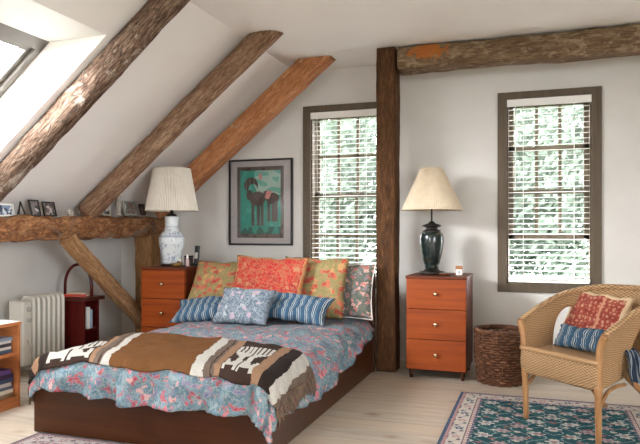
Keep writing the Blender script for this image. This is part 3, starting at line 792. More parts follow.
def art_col(p):
    c = p.center; x = c.x / AW + .5; y = (c.z - PH / 2) / AH + .5
    n = N(x * 9, y * 9, 2)
    if min(x, 1 - x) < .07 + .01 * n or y < .06 or y > .94: col = GRY if n < .3 else DBR
    else:
        col = TEAL
        if n > .32: col = C(62, 152, 138)
        if y > .60 and x > .40 + .1 * n and x < .93: col = PAL if N(x * 5, y * 14) > -.12 else C(96, 160, 146)
        if ell(x, y, .30, .74, .15, .11) and math.hypot(x - .34, y - .66) > .10: col = DBR if int(x * 34) % 3 else GRY
        for cx, s_ in ((.44, 1), (.76, .8)):
            if ell(x, y, cx, .55, .15 * s_ + .02, .10 * s_): col = DBR
            for lx in (-.10, .02, .10):
                if abs(x - cx - lx * s_) < .033 and .17 + (.06 if s_ < 1 else 0) < y < .55: col = DBR
            if ell(x, y, cx - .17 * s_, .60, .07, .075 * s_): col = DBR
        if ell(x, y, .68, .60, .10, .06) and n > -.2: col = PNK
        if ell(x, y, .50, .86, .035, .05): col = PNK
        if y < .16 and n > 0: col = C(34, 92, 84)
    k = .9 + .2 * (.5 + .5 * N(x * 40, y * 40))
    return (col[0] * k, col[1] * k, col[2] * k, 1)
paint(art, art_col)
fin('picture_glass', B((-PW / 2 + .016, -.029, .016), (PW / 2 - .016, -.026, PH - .016), 0), 'glass', pf)

# ------------------------------------------------------------------ rugs
def rug(name, x0, x1, y0, y1, label, pal, seed=0, step=.0065, bands=None):
    w, d = x1 - x0, y1 - y0; nu, nv = int(w / step), int(d / step)
    bm = bmesh.new()
    grid(bm, nu, nv, lambda u, v: Vector((u * w, v * d, .009 + .0012 * N(u * 9, v * 9, seed))))
    o = fin(name, bm, 'carpet', loc=(x0, y0, 0), smooth=True)
    md = o.modifiers.new('thick', 'SOLIDIFY'); md.thickness = .008; md.offset = -1
    def lat(x, y, sx, sy):
        r = round(y / sy); xx = x + (sx / 2 if r % 2 else 0); cx = round(xx / sx) * sx - (sx / 2 if r % 2 else 0); return x - cx, y - r * sy, int(round(xx / sx)), r
    def col(p):
        x, y = p.center.x, p.center.y; e = min(x, w - x, y, d - y); along = y if min(x, w - x) < min(y, d - y) else x
        jit = N(x * 80, y * 80, seed) * .004; e += jit
        if e < .018: c = pal['edge']
        elif e < .036: c = pal['pink']
        elif e < .042: c = pal['line']
        elif e < .125:
            a = math.fmod(along, .16) - .08; b = e - .083; r = math.hypot(a, b); an = math.atan2(b, a)
            c = pal['cream']
            k = int(along / .16)
            if r < .024 + .007 * math.cos(5 * an): c = pal['pink'] if k % 2 else pal['edge']
            if r < .009: c = pal['cream']
            if abs(b - .022 * math.sin(along * 2 * PI / .16)) < .005 and r > .03: c = pal['soft']
            if math.hypot(abs(a) - .055, b + .02 * (1 if a > 0 else -1)) < .013: c = pal['line']
        elif e < .131: c = pal['line']
        elif e < .15: c = pal['pink'] if math.fmod(along, .04) > .016 else pal['cream']
        elif e < .166: c = pal['edge'] if math.fmod(along, .05) > .012 else pal['pink']
        else:
            xx, yy = abs(x - w / 2), y - d / 2
            c = pal['field'] if N(x * 11, y * 11, seed + 4) < .18 else pal['field2']
            if abs(math.sin(xx * 34 + 1.8 * math.sin(yy * 26))) < .15: c = pal['soft']
            if abs(math.sin(yy * 30 + 1.6 * math.sin(xx * 22 + .7))) < .12: c = pal['leaf']
            a, b, i, r0 = lat(xx, yy, .19, .12); r = math.hypot(a, b * 1.15); an = math.atan2(b, a)
            R = .040 + .012 * math.cos(6 * an)
            if r < R: c = pal['pink'] if (i + r0) % 2 else pal['cream']
            if r < R * .6: c = pal['soft']
            if r < R * .32: c = pal['rose']
            a, b, i, r0 = lat(xx + .06, yy + .05, .13, .085); r = math.hypot(a * .8, b); an = math.atan2(b, a)
            if r < .014 + .004 * math.cos(5 * an): c = pal['cream'] if (i + r0) % 3 else pal['rose']
        k = .86 + .28 * (.5 + .5 * N(x * 120, y * 120, seed + 9))
        return (c[0] * k, c[1] * k, c[2] * k, 1)
    paint(o, col)
    return tag(o, label, 'rug')
rug('patterned_rug', -.52, .70, 2.75, 4.655, 'teal floral rug with cream and pink border, under the wicker chair',
    dict(edge=C(74, 96, 122), pink=C(184, 146, 146), line=C(110, 92, 104), cream=C(206, 198, 188), soft=C(150, 166, 174), field=C(24, 78, 88), field2=C(40, 96, 100), leaf=C(60, 116, 110), rose=C(158, 104, 106)), 1)
rug('patterned_rug', -2.73, -1.55, 1.3, 2.915, 'muted mauve and grey rug in front of the bed foot',
    dict(edge=C(96, 92, 98), pink=C(150, 122, 124), line=C(98, 78, 84), cream=C(172, 162, 158), soft=C(138, 134, 138), field=C(96, 84, 92), field2=C(112, 98, 102), leaf=C(108, 112, 112), rose=C(122, 70, 72)), 6)

# ------------------------------------------------------------------ wicker basket
bk = thing('wicker_basket', (-.27, 5.08, 0), 'dark brown round willow basket beside the right chest', 'basket')
bm = bmesh.new(); NR = 20; BH = .40
def brad(z): return .158 + .028 * math.sin(min(1, z / BH) * PI * .62)
for i in range(NR):
    z = .012 + (BH - .02) * i / (NR - 1); pts = []; sg = 120
    for k in range(sg):
        a = 2 * PI * k / sg; off = .009 * math.sin(a * 15 + (PI if i % 2 else 0)) + .002 * N(a * 3, i * 1.7)
        r = brad(z) + off; pts.append((r * math.cos(a), r * math.sin(a), z + .004 * N(math.cos(a) * 2, math.sin(a) * 2, i * .7)))
    tube(bm, pts, .0098, 6, closed=True)
fin('woven_side', bm, 'willow', bk)
bm = bmesh.new()
for k in range(30):
    a = 2 * PI * (k + .25) / 30; tube(bm, [(brad(z) * math.cos(a), brad(z) * math.sin(a), z) for z in [BH * q / 6 + .005 for q in range(7)]], .006, 6)
fin('stakes', bm, 'willow', bk)
bm = bmesh.new()
for ph in range(3):
    pts = []
    for k in range(150):
        a = 2 * PI * k / 150; pts.append(((brad(BH) + .012 * math.cos(a * 22 + ph * 2.1)) * math.cos(a), (brad(BH) + .012 * math.cos(a * 22 + ph * 2.1)) * math.sin(a), BH + .008 + .010 * math.sin(a * 22 + ph * 2.1)))
    tube(bm, pts, .009, 6, closed=True)
fin('rim', bm, 'willow', bk)
fin('basket_bottom', L([(0, .004), (.155, .004), (.155, .014), (0, .014)], 32), 'willow', bk)

# ------------------------------------------------------------------ wicker armchair
ch = thing('wicker_armchair', (.32, 4.13, .009), 'honey-coloured wicker armchair with rounded back, standing on the teal rug', 'armchair', rz=math.radians(135.6))
SZ = .44
def upath(tau, off=0, back=0):
    """U shaped plan: tau 0..1 from front (+x side) round the back to front (-x side)"""
    hw = .27 + off; yf = .28; yc = -.03; rad = hw; dep = .30 + off + back
    s1 = yf - yc; s2 = PI * (hw + dep) / 2; tot = 2 * s1 + s2; d = tau * tot
    if d < s1: return hw, yf - d
    if d > s1 + s2: return -hw, yc + (d - s1 - s2)
    a = (d - s1) / s2 * PI
    return hw * math.cos(a), yc - dep * math.sin(a)
def railz(tau):
    q = min(tau, 1 - tau, .36) / .36
    return .60 + .20 * (1 - (1 - q) ** 1.7)
PATHLEN = 2 * .31 + PI * .285
def shell_pt(tau, v, th=0):
    x0, y0 = upath(tau); x1, y1 = upath(tau, .045, .075); z1 = railz(tau)
    q = v ** 1.2
    x, y = x0 + (x1 - x0) * q, y0 + (y1 - y0) * q; z = .415 + (z1 - .415) * v
    return Vector((x, y, z))
bm = bmesh.new(); NT, NV = 150, 40
uvl = bm.loops.layers.uv.verify(); V = {}
def inhole(tau, v):
    for c in (.225, .775):
        dx = abs(tau - c) / .075
        top = .76
        if dx < 1 and v < .10 + (top - .10) * math.sqrt(max(0, 1 - dx ** 2.6)) and v > .02: return True
    return False
def gv(i, j):
    if (i, j) not in V: V[(i, j)] = bm.verts.new(shell_pt(i / NT, j / NV))
    return V[(i, j)]
for i in range(NT):
    for j in range(NV):
        if inhole((i + .5) / NT, (j + .5) / NV): continue
        f = bm.faces.new((gv(i, j), gv(i + 1, j), gv(i + 1, j + 1), gv(i, j + 1))); f.smooth = True
        for lp, (a, b) in zip(f.loops, ((i, j), (i + 1, j), (i + 1, j + 1), (i, j + 1))): lp[uvl].uv = (a / NT * PATHLEN, b / NV * .34)
sh = fin('woven_back_and_arms', bm, 'wicker', ch, smooth=True); md = sh.modifiers.new('thick', 'SOLIDIFY'); md.thickness = .012; md.offset = 0
# arch trims around the two openings
for c in (.225, .775):
    pts = []
    for k in range(33):
        a = PI * k / 32; dx = math.cos(a); tau = c + .075 * dx; v = .03 + .73 * abs(math.sin(a)) ** .8; pts.append(shell_pt(tau, v))
    fin('opening_trim', T(pts, .008, 6), 'cane', ch)
# seat and apron
bm = bmesh.new(); NA = 40
def seat_fn(u, v):
    t1 = .5 * (1 - v); x, y = upath(.5 - t1 if False else .5 * v, -.004)
    xx = x * (1 - 2 * u); return Vector((xx, y, SZ + .004 * N(u * 5, v * 5) - .012 * math.sin(PI * u)))
grid(bm, 30, 30, seat_fn, lambda u, v: (u * .55, v * .58))
st = fin('woven_seat', bm, 'wicker', ch, smooth=True); md = st.modifiers.new('thick', 'SOLIDIFY'); md.thickness = .02; md.offset = -1
bm = bmesh.new()
grid(bm, 30, 10, lambda u, v: Vector((.285 - .57 * u, .288 + .012 * math.sin(PI * v), .29 + .155 * v)), lambda u, v: (u * .57, v * .155))
fa = fin('front_apron', bm, 'wicker', ch, smooth=True); md = fa.modifiers.new('thick', 'SOLIDIFY'); md.thickness = .014; md.offset = 0
bm = bmesh.new()
def ap(u, v):
    x, y = upath(u, .004); d = min(u, 1 - u); lowz = .29 + .07 * min(1, d / .16)
    return Vector((x, y, lowz + (.42 - lowz) * v))
grid(bm, 90, 8, ap, lambda u, v: (u * PATHLEN, v * .13))
sa = fin('side_apron', bm, 'wicker', ch, smooth=True); md = sa.modifiers.new('thick', 'SOLIDIFY'); md.thickness = .012; md.offset = 0
# braided front edge of the seat, rail on top
fin('seat_roll', T([(.29 - .58 * k / 20, .294, SZ + .002) for k in range(21)], .016, 10), 'wicker', ch)
rail = [shell_pt(k / 90, 1.0) for k in range(91)]
ro = fin('top_rail', T(rail, .021, 10, flat=.9), 'wicker', ch)
me = ro.data; uvl = me.uv_layers.new(name='UVMap')
for p in me.polygons:
    for li in p.loop_indices:
        co = me.vertices[me.loops[li].vertex_index].co; a = math.atan2(co.y, co.x); uvl.data[li].uv = (a * .33 * 1.0, co.z * .8)
for sx in (1, -1):
    top = shell_pt(0 if sx > 0 else 1, 1.0)
    pts = smoothcurve([(sx * .268, .275, 0), (sx * .270, .28, .25), (sx * .275, .282, .42), (sx * .288, .284, .54), tuple(top)], 5)
    lg = fin('leg', T(pts, [.0165 + .004 * min(1, i / 6) for i in range(len(pts))], 10), 'cane', ch)
    fin('leg_wrap', T([(sx * .2695, .279, z) for z in (.265, .28, .30, .315)], .0245, 12), 'cane', lg)
    pts = smoothcurve([(sx * .225, -.385, 0), (sx * .215, -.22, .17), (sx * .205, -.03, .33), (sx * .20, .03, .41)], 6)
    fin('leg', T(pts, .0175, 10), 'cane', ch)
    pts = smoothcurve([(sx * .27, .27, .20), (sx * .262, .20, .27), (sx * .258, .13, .295), (sx * .258, .05, .30)], 5)
    fin('corner_bracket', T(pts, .011, 8), 'cane', ch)
fin('stretcher', T([(-.26, .25, .295), (0, -.05, .30), (.25, -.24, .30)], .010, 8), 'cane', ch)
fin('stretcher', T([(.26, .25, .295), (0, -.05, .322), (-.25, -.24, .30)], .010, 8), 'cane', ch)
# cushions on the chair: local chair axes -> world
chm = Matrix.Translation((.32, 4.13, .009)) @ Matrix.Rotation(math.radians(135.6), 4, 'Z')
def on_chair(o, x, y, z, rz, lean, roll=0):
    o.matrix_world = chm @ Matrix.Translation((x, y, z)) @ Matrix.Rotation(PI + rz, 4, 'Z') @ Matrix.Rotation(-math.radians(lean), 4, 'X') @ Matrix.Rotation(math.radians(roll), 4, 'Y')
c1 = cushion('cushion', .42, .38, .10, (0, 0, 0), 0, 0, 'red_print', 'faded red block-print cushion with cream edge, on the wicker armchair', None, border=('cream_cloth', .085), seed=8, pinch=.05)
on_chair(c1, .15, -.10, .43, .16, 28, 5)
c2 = cushion('lumbar_pillow', .36, .155, .09, (0, 0, 0), 0, 0, 'stripe_small', 'small blue and white striped pillow in front of the chair cushion', None, seed=9)
on_chair(c2, .075, .045, .44, .1, 34)

# ------------------------------------------------------------------ oil heater
ht = thing('oil_heater', (-3.95, 3.99, 0), 'cream oil-filled radiator standing by the left wall', 'heater')
bm = bmesh.new()                                    # control housing at the near end
box(bm, (-.075, -.03, .09), (.075, .07, .615), .022, 3); fin('control_box', bm, 'enamel', ht)
for k, z in ((0, .545), (1, .46)):
    kb = L([(0, 0), (.02, 0), (.018, .014), (0, .015)], 20); bmesh.ops.rotate(kb, verts=kb.verts, matrix=Matrix.Rotation(PI / 2, 3, 'Y'))
    fin('dial', kb, 'enamel_grey', ht, (.074, .03, z))
for i in range(7):
    y = .100 + i * .056; bm = bmesh.new(); pts = []
    hw, z0, z1, rr = .075, .085, .645, .045
    for cx, cz, a0 in ((hw - rr, z1 - rr, 0), (-hw + rr, z1 - rr, PI / 2), (-hw + rr, z0 + rr, PI), (hw - rr, z0 + rr, 1.5 * PI)):
        for k in range(6):
            a = a0 + PI / 2 * k / 5; pts.append((cx + rr * math.cos(a), y, cz + rr * math.sin(a)))
    f0 = [bm.verts.new((p[0] * .82, y - .015, .365 + (p[2] - .365) * .95)) for p in pts]; fm = [bm.verts.new((p[0], y, p[2])) for p in pts]; f1 = [bm.verts.new((p[0] * .82, y + .015, .365 + (p[2] - .365) * .95)) for p in pts]
    n = len(pts)
    for A, B2 in ((f0, fm), (fm, f1)):
        for k in range(n): bm.faces.new((A[k], A[(k + 1) % n], B2[(k + 1) % n], B2[k]))
    bm.faces.new(f0[::-1]); bm.faces.new(f1); bmesh.ops.recalc_face_normals(bm, faces=bm.faces)
    fin('fin', bm, 'enamel', ht)
fin('oil_tube', T([(0, .06, .14), (0, .45, .14)], .03, 12), 'enamel_grey', ht); fin('oil_tube', T([(0, .06, .59), (0, .45, .59)], .03, 12), 'enamel_grey', ht)
for y in (.07, .41):
    bm = bmesh.new(); box(bm, (-.12, y - .02, .055), (.12, y + .02, .08), .005); ft = fin('foot', bm, 'enamel_grey', ht)
    for sx in (-1, 1):
        wb = L([(0, -.012), (.026, -.012), (.028, 0), (.026, .012), (0, .012)], 18); bmesh.ops.rotate(wb, verts=wb.verts, matrix=Matrix.Rotation(PI / 2, 3, 'X'))
        fin('caster', wb, 'black', ft, (sx * .1, y, .028))
fin('power_cord', T(smoothcurve([(.076, .02, .30), (.11, .01, .25), (.12, .03, .12), (.14, .0, .02), (.2, -.05, .006), (.1, -.16, .006), (-.1, -.2, .006), (-.2, -.1, .006)], 6), .005, 6), 'enamel_grey', ht)

# ------------------------------------------------------------------ red side stand
rs = thing('side_stand', (-3.87, 4.60, 0), 'narrow dark red wooden stand with arched handle, beside the radiator', 'stand')
fin('stand_top', B((-.175, -.125, .565), (.185, .125, .60), .008), 'red_edge', rs)
bm = bmesh.new(); box(bm, (-.15, -.1, .03), (.14, -.08, .565), .002); fin('front_panel', bm, 'red_lacquer', rs)
fin('back_panel', B((-.15, .08, .03), (.14, .1, .565), .002), 'red_lacquer', rs)
fin('side_panel', B((-.15, -.08, .03), (-.13, .08, .565), .002), 'red_lacquer', rs)
for z in (.03, .30): fin('shelf', B((-.13, -.08, z), (.14, .08, z + .018), .002), 'red_lacquer', rs)
for sx in (-.14, .13):
    for y in (-.09, .09): fin('leg', B((sx - .01, y - .01, 0), (sx + .01, y + .01, .032), .002), 'red_edge', rs)
pts = [(-.15, 0, .60)] + [(-.005 - .145 * math.cos(PI * k / 24), 0, .69 + .19 * math.sin(PI * k / 24)) for k in range(25)] + [(.14, 0, .60)]
fin('arched_handle', T(pts, .014, 10), 'red_lacquer', rs)
def book(loc, w, d, h, rz, cov, label, group=None, flat=True, name='book'):
    """lying book: w (spine length) x d x h"""
    o = thing(name, loc, label, 'book', group, rz)
    bm = bmesh.new(); c = .003
    box(bm, (-d / 2, -w / 2, 0), (d / 2, w / 2, c)); box(bm, (-d / 2, -w / 2, h - c), (d / 2, w / 2, h)); box(bm, (d / 2 - c, -w / 2, c), (d / 2, w / 2, h - c))
    fin('cover', bm, cov, o)
    fin('pages', B((-d / 2 + .004, -w / 2 + .004, c), (d / 2 - c, w / 2 - .004, h - c), 0), M['paper'], o)
    return o
M['paper'] = plain('book paper', C(226, 218, 202), .9, var=.05)
def cov(r, g, b):
    n = 'cover %d %d %d' % (r, g, b)
    return bpy.data.materials.get(n) or plain(n, C(r, g, b), .5, var=.08)
book((-3.86, 4.585, .601), .2, .15, .02, -1.3, cov(186, 62, 50), 'thin red book lying on top of the dark red stand', None)
book((-3.855, 4.59, .622), .17, .13, .012, -1.45, cov(206, 186, 166), 'pale booklet on the red book on the dark red stand', None)
def upright_book(loc, t, d, h, c, label, group, lean=0):
    """standing book with its spine towards +x"""
    o = thing('book', loc, label, 'book', group); o.rotation_euler = (math.radians(lean), 0, 0)
    bm = bmesh.new(); k = .002
    box(bm, (-d / 2, -t / 2, 0), (d / 2, -t / 2 + k, h)); box(bm, (-d / 2, t / 2 - k, 0), (d / 2, t / 2, h)); box(bm, (d / 2 - k, -t / 2 + k, 0), (d / 2, t / 2 - k, h))
    fin('cover', bm, c, o); fin('pages', B((-d / 2 + .004, -t / 2 + k, .004), (d / 2 - k, t / 2 - k, h - .004), 0), M['paper'], o)
    return o
upright_book((-3.795, 4.56, .319), .026, .14, .19, cov(222, 222, 220), 'white-spined book standing inside the dark red stand, nearer the front panel', 'books inside the red stand')
upright_book((-3.795, 4.592, .319), .026, .14, .165, cov(150, 170, 190), 'pale blue book inside the dark red stand behind the white book', 'books inside the red stand')

# ------------------------------------------------------------------ low bookcase
KX0, KX1, KY0, KY1, KH = -3.62, -3.28, 2.2, 3.33, .572
bc = thing('bookcase', ((KX0 + KX1) / 2, (KY0 + KY1) / 2, 0), 'low orange wood bookcase with white top, at the left edge', 'bookcase')
def kp(n, bm, m):
    o = fin(n, bm, m, bc); o.matrix_parent_inverse = Matrix.Translation(bc.location).inverted(); return o
kp('bookcase_top', B((KX0, KY0 - .005, KH - .022), (KX1, KY1 + .005, KH), .003), 'white')
kp('top_edge', B((KX1, KY0 - .005, KH - .024), (KX1 + .006, KY1 + .005, KH - .002), .002), 'pine_orange')
kp('side_panel', B((KX0, KY1 - .022, 0), (KX1, KY1, KH - .022), .002), 'pine_orange')
kp('side_panel', B((KX0, KY0, 0), (KX1, KY0 + .022, KH - .022), .002), 'pine_orange')
kp('shelf', B((KX0 + .012, KY0 + .022, .345), (KX1 - .004, KY1 - .022, .367), .002), 'pine_orange')
kp('bottom_shelf', B((KX0 + .012, KY0 + .022, .05), (KX1 - .004, KY1 - .022, .072), .002), 'pine_orange')
kp('plinth', B((KX1 - .02, KY0 + .022, 0), (KX1 - .006, KY1 - .022, .05), .001), 'pine_orange')
kp('back_panel', B((KX0, KY0 + .022, .0), (KX0 + .012, KY1 - .022, KH - .022), 0), 'leg_dark')
z = .368
for h, c, l in ((.022, cov(70, 88, 110), 'slate blue'), (.018, cov(206, 200, 190), 'off-white'), (.024, cov(58, 52, 60), 'charcoal'), (.016, cov(190, 186, 182), 'light grey'), (.02, cov(122, 134, 150), 'dusty blue')):
    book((KX1 - .125 + random.uniform(-.01, .01), 3.185 + random.uniform(-.008, .008), z), .21, .19, h, random.uniform(-.05, .05), c, l + ' book lying in the stack on the upper bookcase shelf', 'books lying on the upper bookcase shelf'); z += h + .0006
z = .073
for h, c, l in ((.028, cov(150, 128, 104), 'tan'), (.024, cov(214, 206, 192), 'cream'), (.02, cov(88, 98, 116), 'blue-grey'), (.028, cov(200, 196, 196), 'pale grey'), (.024, cov(58, 74, 104), 'navy blue'), (.03, cov(60, 46, 74), 'dark purple'), (.026, cov(104, 74, 132), 'violet')):
    book((KX1 - .125 + random.uniform(-.012, .012), 3.18 + random.uniform(-.01, .01), z), .23, .2, h, random.uniform(-.06, .06), c, l + ' book lying in the stack on the lower bookcase shelf', 'books lying on the lower bookcase shelf'); z += h + .0006

# ------------------------------------------------------------------ small things on the beam
def photo(y, w, h, mat, paper, label, rz=PI / 2, x=-3.70, lean=14, bord=.012, tilt=0):
    """little framed photograph standing on the plate beam, facing +x"""
    z = plate_top(y) + .004
    o = thing('photo_frame', (x, y, z), label, 'photo', 'small things along the wall beam', rz)
    o.rotation_euler = (-math.radians(lean), 0, rz)
    bm = bmesh.new(); b = bord
    box(bm, (-w / 2, -.006, 0), (-w / 2 + b, .006, h)); box(bm, (w / 2 - b, -.006, 0), (w / 2, .006, h)); box(bm, (-w / 2 + b, -.006, 0), (w / 2 - b, .006, b)); box(bm, (-w / 2 + b, -.006, h - b), (w / 2 - b, .006, h))
    fin('picture_frame', bm, mat, o)
    b2 = bmesh.new(); grid(b2, 16, 16, lambda u, v: Vector((-w / 2 + b + (w - 2 * b) * u, -.002, b + (h - 2 * b) * v)))
    b2.faces.ensure_lookup_table(); r = bmesh.ops.extrude_face_region(b2, geom=b2.faces[:])
    for vv in [g_ for g_ in r['geom'] if isinstance(g_, bmesh.types.BMVert)]: vv.co.y += .004
    ph = fin('photograph', b2, 'print', o); sd = y * 7
    def pc(p):
        c = p.center; n = N(c.x * 40 + sd, c.z * 40, sd); m = N(c.x * 18 + sd, c.z * 18, sd + 5)
        i = 0 if n < -.15 else (1 if m < .12 else 2); return paper[i]
    paint(ph, pc)
    fin('easel_back', B((-.008, .004, 0), (.008, .010, h * .8), 0), mat, o)
    return o
GREYS = (C(40, 38, 40), C(120, 114, 112), C(206, 200, 194))
photo(3.63, .15, .10, 'white', (C(40, 54, 84), C(120, 140, 170), C(210, 214, 218)), 'small blue landscape photograph in white frame at the left end of the beam')
# black folding easel beside it
ez = plate_top(3.745) + .003
eo = thing('folding_easel', (-3.69, 3.745, ez), 'small black folding stand beside the blue photograph on the beam', 'stand', 'small things along the wall beam')
fin('easel_leg', T([(.02, -.035, 0), (0, .0, .115)], .006, 6), 'black', eo); fin('easel_leg', T([(.02, .035, 0), (0, .0, .115)], .006, 6), 'black', eo); fin('easel_leg', T([(-.03, 0, 0.0), (0, 0, .112)], .006, 6), 'black', eo)
photo(3.92, .10, .135, 'black', GREYS, 'upright black-framed photograph with a pale figure on the beam', lean=16)
photo(4.07, .135, .12, 'black_metal', (C(54, 48, 46), C(104, 92, 88), C(170, 158, 150)), 'square dark-framed sepia photograph next to the upright black frame')
photo(4.77, .11, .10, 'enamel_grey', GREYS, 'small grey-framed photograph just right of the middle rafter foot')
photo(5.13, .19, .14, 'enamel_grey', (C(150, 84, 70), C(130, 134, 128), C(206, 204, 196)), 'wide silver-framed colour photograph near the porcelain lamp shade')
photo(5.33, .085, .11, 'leg_dark', (C(60, 40, 30), C(96, 74, 60), C(140, 120, 100)), 'small dark brown-framed photograph against the porcelain lamp shade')
fg = thing('figurine', (-3.68, 4.915, plate_top(4.915) + .003), 'slim pale stone figurine standing on the beam', 'figurine', 'small things along the wall beam')
fin('figurine_body', L([(0, 0), (.03, 0), (.03, .012), (.02, .018), (.022, .06), (.028, .10), (.024, .13), (.011, .145), (.018, .16), (.019, .175), (.012, .19), (0, .194)], 18), plain('pale stone', C(186, 176, 164), .8), fg, smooth=True)
sh_ = thing('sea_shell', (-3.675, 4.25, plate_top(4.25) + .003), 'small whitish shell on the beam left of the middle rafter foot', 'shell', 'small things along the wall beam')
bm = bmesh.new(); pts = []; rr = []
for k in range(40):
    a = k * .42; q = 1 - k / 40; pts.append((.022 * q * math.cos(a), .022 * q * math.sin(a), .018 * q + .0015 * k)); rr.append(.018 * q + .002)
tube(bm, pts, rr, 8); fin('shell_body', bm, plain('shell', C(190, 180, 170), .6), sh_)

# ------------------------------------------------------------------ small things on the chests
LZ = .861
o = thing('cordless_phone', (-2.945, 5.06, LZ), 'black cordless telephone standing upright on the left chest', 'telephone')
fin('phone_cradle', B((-.045, -.04, 0), (.045, .04, .028), .01, 3), 'black', o)
bm = B((-.022, -.014, 0), (.022, .014, .165), .009, 3); bmesh.ops.rotate(bm, verts=bm.verts, matrix=Matrix.Rotation(-.14, 3, 'X')); h_ = fin('handset', bm, 'black', o, (0, .0, .02))
fin('keypad', B((-.015, -.016, .045), (.015, -.0135, .1), .001), 'enamel_grey', h_, rot=(-.14, 0, 0))
o = thing('spray_bottle', (-2.985, 4.97, LZ), 'slim white bottle beside the telephone on the left chest', 'bottle')
fin('bottle_body', L([(0, 0), (.017, 0), (.018, .004), (.018, .055), (.011, .066), (.009, .07), (0, .07)], 18), plain('rose plastic', C(196, 170, 168), .3), o, smooth=True)
fin('bottle_cap', L([(0, .069), (.01, .069), (.0095, .1), (.007, .106), (0, .107)], 16), 'white', o, smooth=True)
o = thing('dark_tin', (-3.035, 5.08, LZ), 'small square dark tin behind the white bottle on the left chest', 'tin')
fin('tin_body', B((-.03, -.03, 0), (.03, .03, .075), .006), plain('maroon tin', C(52, 26, 24), .4), o); fin('tin_lid', B((-.032, -.032, .076), (.032, .032, .092), .005), 'black_metal', o)
o = thing('cream_jar', (-3.045, 4.93, LZ), 'little brown glass jar with white lid on the left chest', 'jar')
fin('jar_body', L([(0, 0), (.021, 0), (.023, .004), (.023, .04), (.017, .046), (0, .046)], 18), plain('amber glass', C(72, 44, 22), .15), o, smooth=True); fin('jar_lid', L([(0, .046), (.019, .046), (.019, .064), (0, .065)], 18), 'white', o)
o = thing('wooden_bowl', (-3.01, 4.835, LZ), 'low olive-brown dish at the front of the left chest', 'bowl')
fin('bowl_body', L([(0, 0), (.03, 0), (.034, .003), (.055, .022), (.06, .034), (.056, .034), (.05, .024), (.03, .009), (0, .008)], 28), plain('olive wood', C(112, 84, 44), .4), o, smooth=True)
o = thing('desk_clock', (-.592, 5.14, .821), 'tiny white cube clock with brown back on the right chest', 'clock', rz=.1)
fin('clock_case', B((-.028, -.01, 0), (.028, .03, .075), .004), plain('brown case', C(150, 98, 56), .5), o); fin('clock_face', B((-.024, -.014, .004), (.024, -.0095, .048), .002), 'white', o)
bm = L([(0, 0), (.012, 0), (.012, .002), (0, .002)], 20); bmesh.ops.rotate(bm, verts=bm.verts, matrix=Matrix.Rotation(PI / 2, 3, 'X')); fin('clock_dial', bm, 'enamel_grey', o, (0, -.0135, .026))
o = thing('trinket_dish', (-.70, 5.12, .821), 'flat brown dish beside the urn lamp on the right chest', 'dish')
fin('dish_body', L([(0, 0), (.035, 0), (.05, .01), (.052, .014), (.047, .013), (.033, .004), (0, .004)], 28), plain('brown lacquer', C(112, 62, 36), .35), o, smooth=True)

# ------------------------------------------------------------------ navy striped cloth hanging out at the chair's side
bm = bmesh.new()
def scarf(u, v):
    # local chair coordinates: hangs over the lower edge of the far opening on the -x side
    path = smoothcurve([(-.20, .03, .475), (-.255, .04, .50), (-.31, .05, .49), (-.335, .055, .44), (-.345, .06, .39), (-.365, .065, .345)], 8)
    p = path[min(len(path) - 1, int(v * (len(path) - 1)))]
    wd = .06 + .09 * v; f = (u - .5) * wd
    return Vector((p.x + .014 * math.sin(u * 15 + v * 2) * (.3 + v), p.y + f, p.z + .008 * math.cos(u * 15) - .02 * abs(u - .5) * v))
grid(bm, 30, 40, scarf)
sc = fin('striped_cloth', bm, 'stripe_navy', smooth=True); sc.matrix_world = chm
md = sc.modifiers.new('thick', 'SOLIDIFY'); md.thickness = .006
tag(sc, 'navy striped cloth hanging out through the far side of the wicker armchair', 'cloth')

# ------------------------------------------------------------------ outside
lw = fin('ground_outside', B((-30, -30, -1.7), (30, 40, -1.5), 0), 'lawn'); S(lw)
def tree_mesh(nm, h, rx, rz_, cz, n, seed):
    rnd = random.Random(seed); me = bmesh.new()
    for _ in range(n):
        while True:
            p = Vector((rnd.uniform(-1, 1), rnd.uniform(-1, 1), rnd.uniform(-1, 1)))
            if p.length < 1 and N(p.x * 2 + seed, p.y * 2, p.z * 2) > -.18: break
        q = Vector((p.x * rx, p.y * rx, cz + p.z * rz_)); a = Vector((rnd.gauss(0, 1), rnd.gauss(0, 1), rnd.gauss(0, 1))).normalized(); b = a.orthogonal().normalized(); c_ = a.cross(b)
        l, w_ = rnd.uniform(.10, .19), rnd.uniform(.05, .09)
        me.faces.new([me.verts.new(q + v) for v in (b * l, c_ * w_, -b * l, -c_ * w_)])
    return me
def tree(loc, h, rx, rz_, cz, n, seed, label):
    r = thing('garden_tree', loc, label, 'tree', 'trees outside the windows')
    fin('trunk', T([(0, 0, 0), (.05, .02, h * .4), (0, 0, h * .8)], [.14, .1, .04], 8), 'trunk', r)
    fin('foliage', tree_mesh('foliage', h, rx, rz_, cz, n, seed), 'leaf', r)
    return r
tree((-7.6, 19.0, -1.5), 8, 3.0, 4.0, 4.2, 12000, 1, 'leafy tree seen through the left half of the window behind the bed')
tree((-4.6, 21.0, -1.5), 8, 2.8, 3.8, 4.0, 11000, 2, 'leafy tree seen through the right half of the window behind the bed')
tree((-1.4, 20.0, -1.5), 9, 2.8, 4.0, 4.2, 11000, 3, 'leafy tree seen through the left half of the window above the wicker chair')
tree((2.4, 18.5, -1.5), 8, 3.0, 3.8, 4.0, 12000, 4, 'leafy tree seen through the right half of the window above the wicker chair')
sb = thing('garden_shrub', (.3, 13.0, -1.5), 'low green shrub seen through the open bottom of the window above the wicker chair', 'shrub')
fin('foliage', tree_mesh('shrub', 1.6, 2.4, .9, .9, 6000, 9), 'leaf', sb)
fin('shrub_stem', T([(0, 0, 0), (.02, 0, .5)], .05, 6), 'trunk', sb)

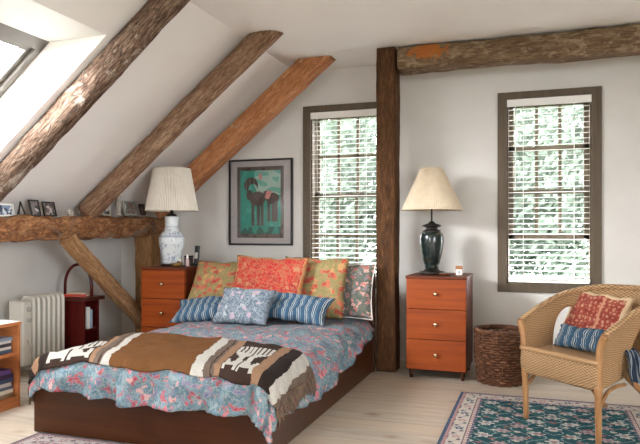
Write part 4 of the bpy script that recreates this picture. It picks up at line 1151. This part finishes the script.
# ------------------------------------------------------------------ light and camera
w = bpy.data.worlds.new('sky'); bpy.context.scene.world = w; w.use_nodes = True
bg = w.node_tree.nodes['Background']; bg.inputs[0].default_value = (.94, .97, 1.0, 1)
def hazy_sky():
    # bright overcast with a veiled sun on the skylight side
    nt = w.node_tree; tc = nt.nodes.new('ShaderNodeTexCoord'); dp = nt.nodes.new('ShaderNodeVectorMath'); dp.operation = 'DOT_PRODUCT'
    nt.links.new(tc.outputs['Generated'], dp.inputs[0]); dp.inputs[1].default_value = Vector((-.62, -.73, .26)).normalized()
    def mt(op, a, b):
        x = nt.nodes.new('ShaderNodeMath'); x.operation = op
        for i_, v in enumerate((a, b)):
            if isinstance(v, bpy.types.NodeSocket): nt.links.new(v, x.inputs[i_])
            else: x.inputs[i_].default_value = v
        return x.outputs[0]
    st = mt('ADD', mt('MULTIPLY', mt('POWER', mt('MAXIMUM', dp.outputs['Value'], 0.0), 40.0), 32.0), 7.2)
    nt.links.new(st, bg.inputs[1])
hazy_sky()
def portal(loc, rot, sx, sy):
    l = bpy.data.lights.new('daylight_portal', 'AREA'); l.shape = 'RECTANGLE'; l.size = sx; l.size_y = sy; l.cycles.is_portal = True
    o = bpy.data.objects.new('daylight_portal', l); o.location = loc; o.rotation_euler = rot; link(o); o['kind'] = 'helper'
nx = math.atan2(.629, .777)
skc = Vector(((HX0 + SKX1) / 2, (HY0 + HY1) / 2, roof_z((HX0 + SKX1) / 2))) + Vector((-.629, 0, .777)) * .09
portal(skc, (0, -nx, 0), (SKX1 - HX0) * 1.287, HY1 - HY0)
for h in FW: portal(((h[0] + h[1]) / 2, YF - .17, (h[2] + h[3]) / 2), (PI / 2, 0, PI), h[1] - h[0], h[3] - h[2])
portal((XR + .17, (RWH[0] + RWH[1]) / 2, (RWH[2] + RWH[3]) / 2), (PI / 2, 0, PI / 2), RWH[1] - RWH[0], RWH[3] - RWH[2])
for W in (W1, W2): portal(((W[0] + W[1]) / 2, DW + .17, (WZ0 + WZ1) / 2), (PI / 2, 0, 0), .68, 1.6)

cam = bpy.data.cameras.new('camera'); co = bpy.data.objects.new('camera', cam); link(co)
co.location = (0, 0, 1.17); co.rotation_euler = (PI / 2, 0, math.radians(19.06))
cam.sensor_width = 36; cam.lens = 36 * 628 / 640; cam.shift_y = 10 / 640; cam.clip_start = .02
sc_ = bpy.context.scene; sc_.camera = co
vs = sc_.view_settings; sc_.display_settings.display_device = 'sRGB'
vs.view_transform = 'Standard'; vs.look = 'None'; vs.gamma = 1; vs.use_curve_mapping = False; vs.exposure = 1.85
cy = sc_.cycles; cy.use_denoising = True; cy.diffuse_bounces = 7; cy.max_bounces = 14; cy.transparent_max_bounces = 16; cy.sample_clamp_indirect = 8
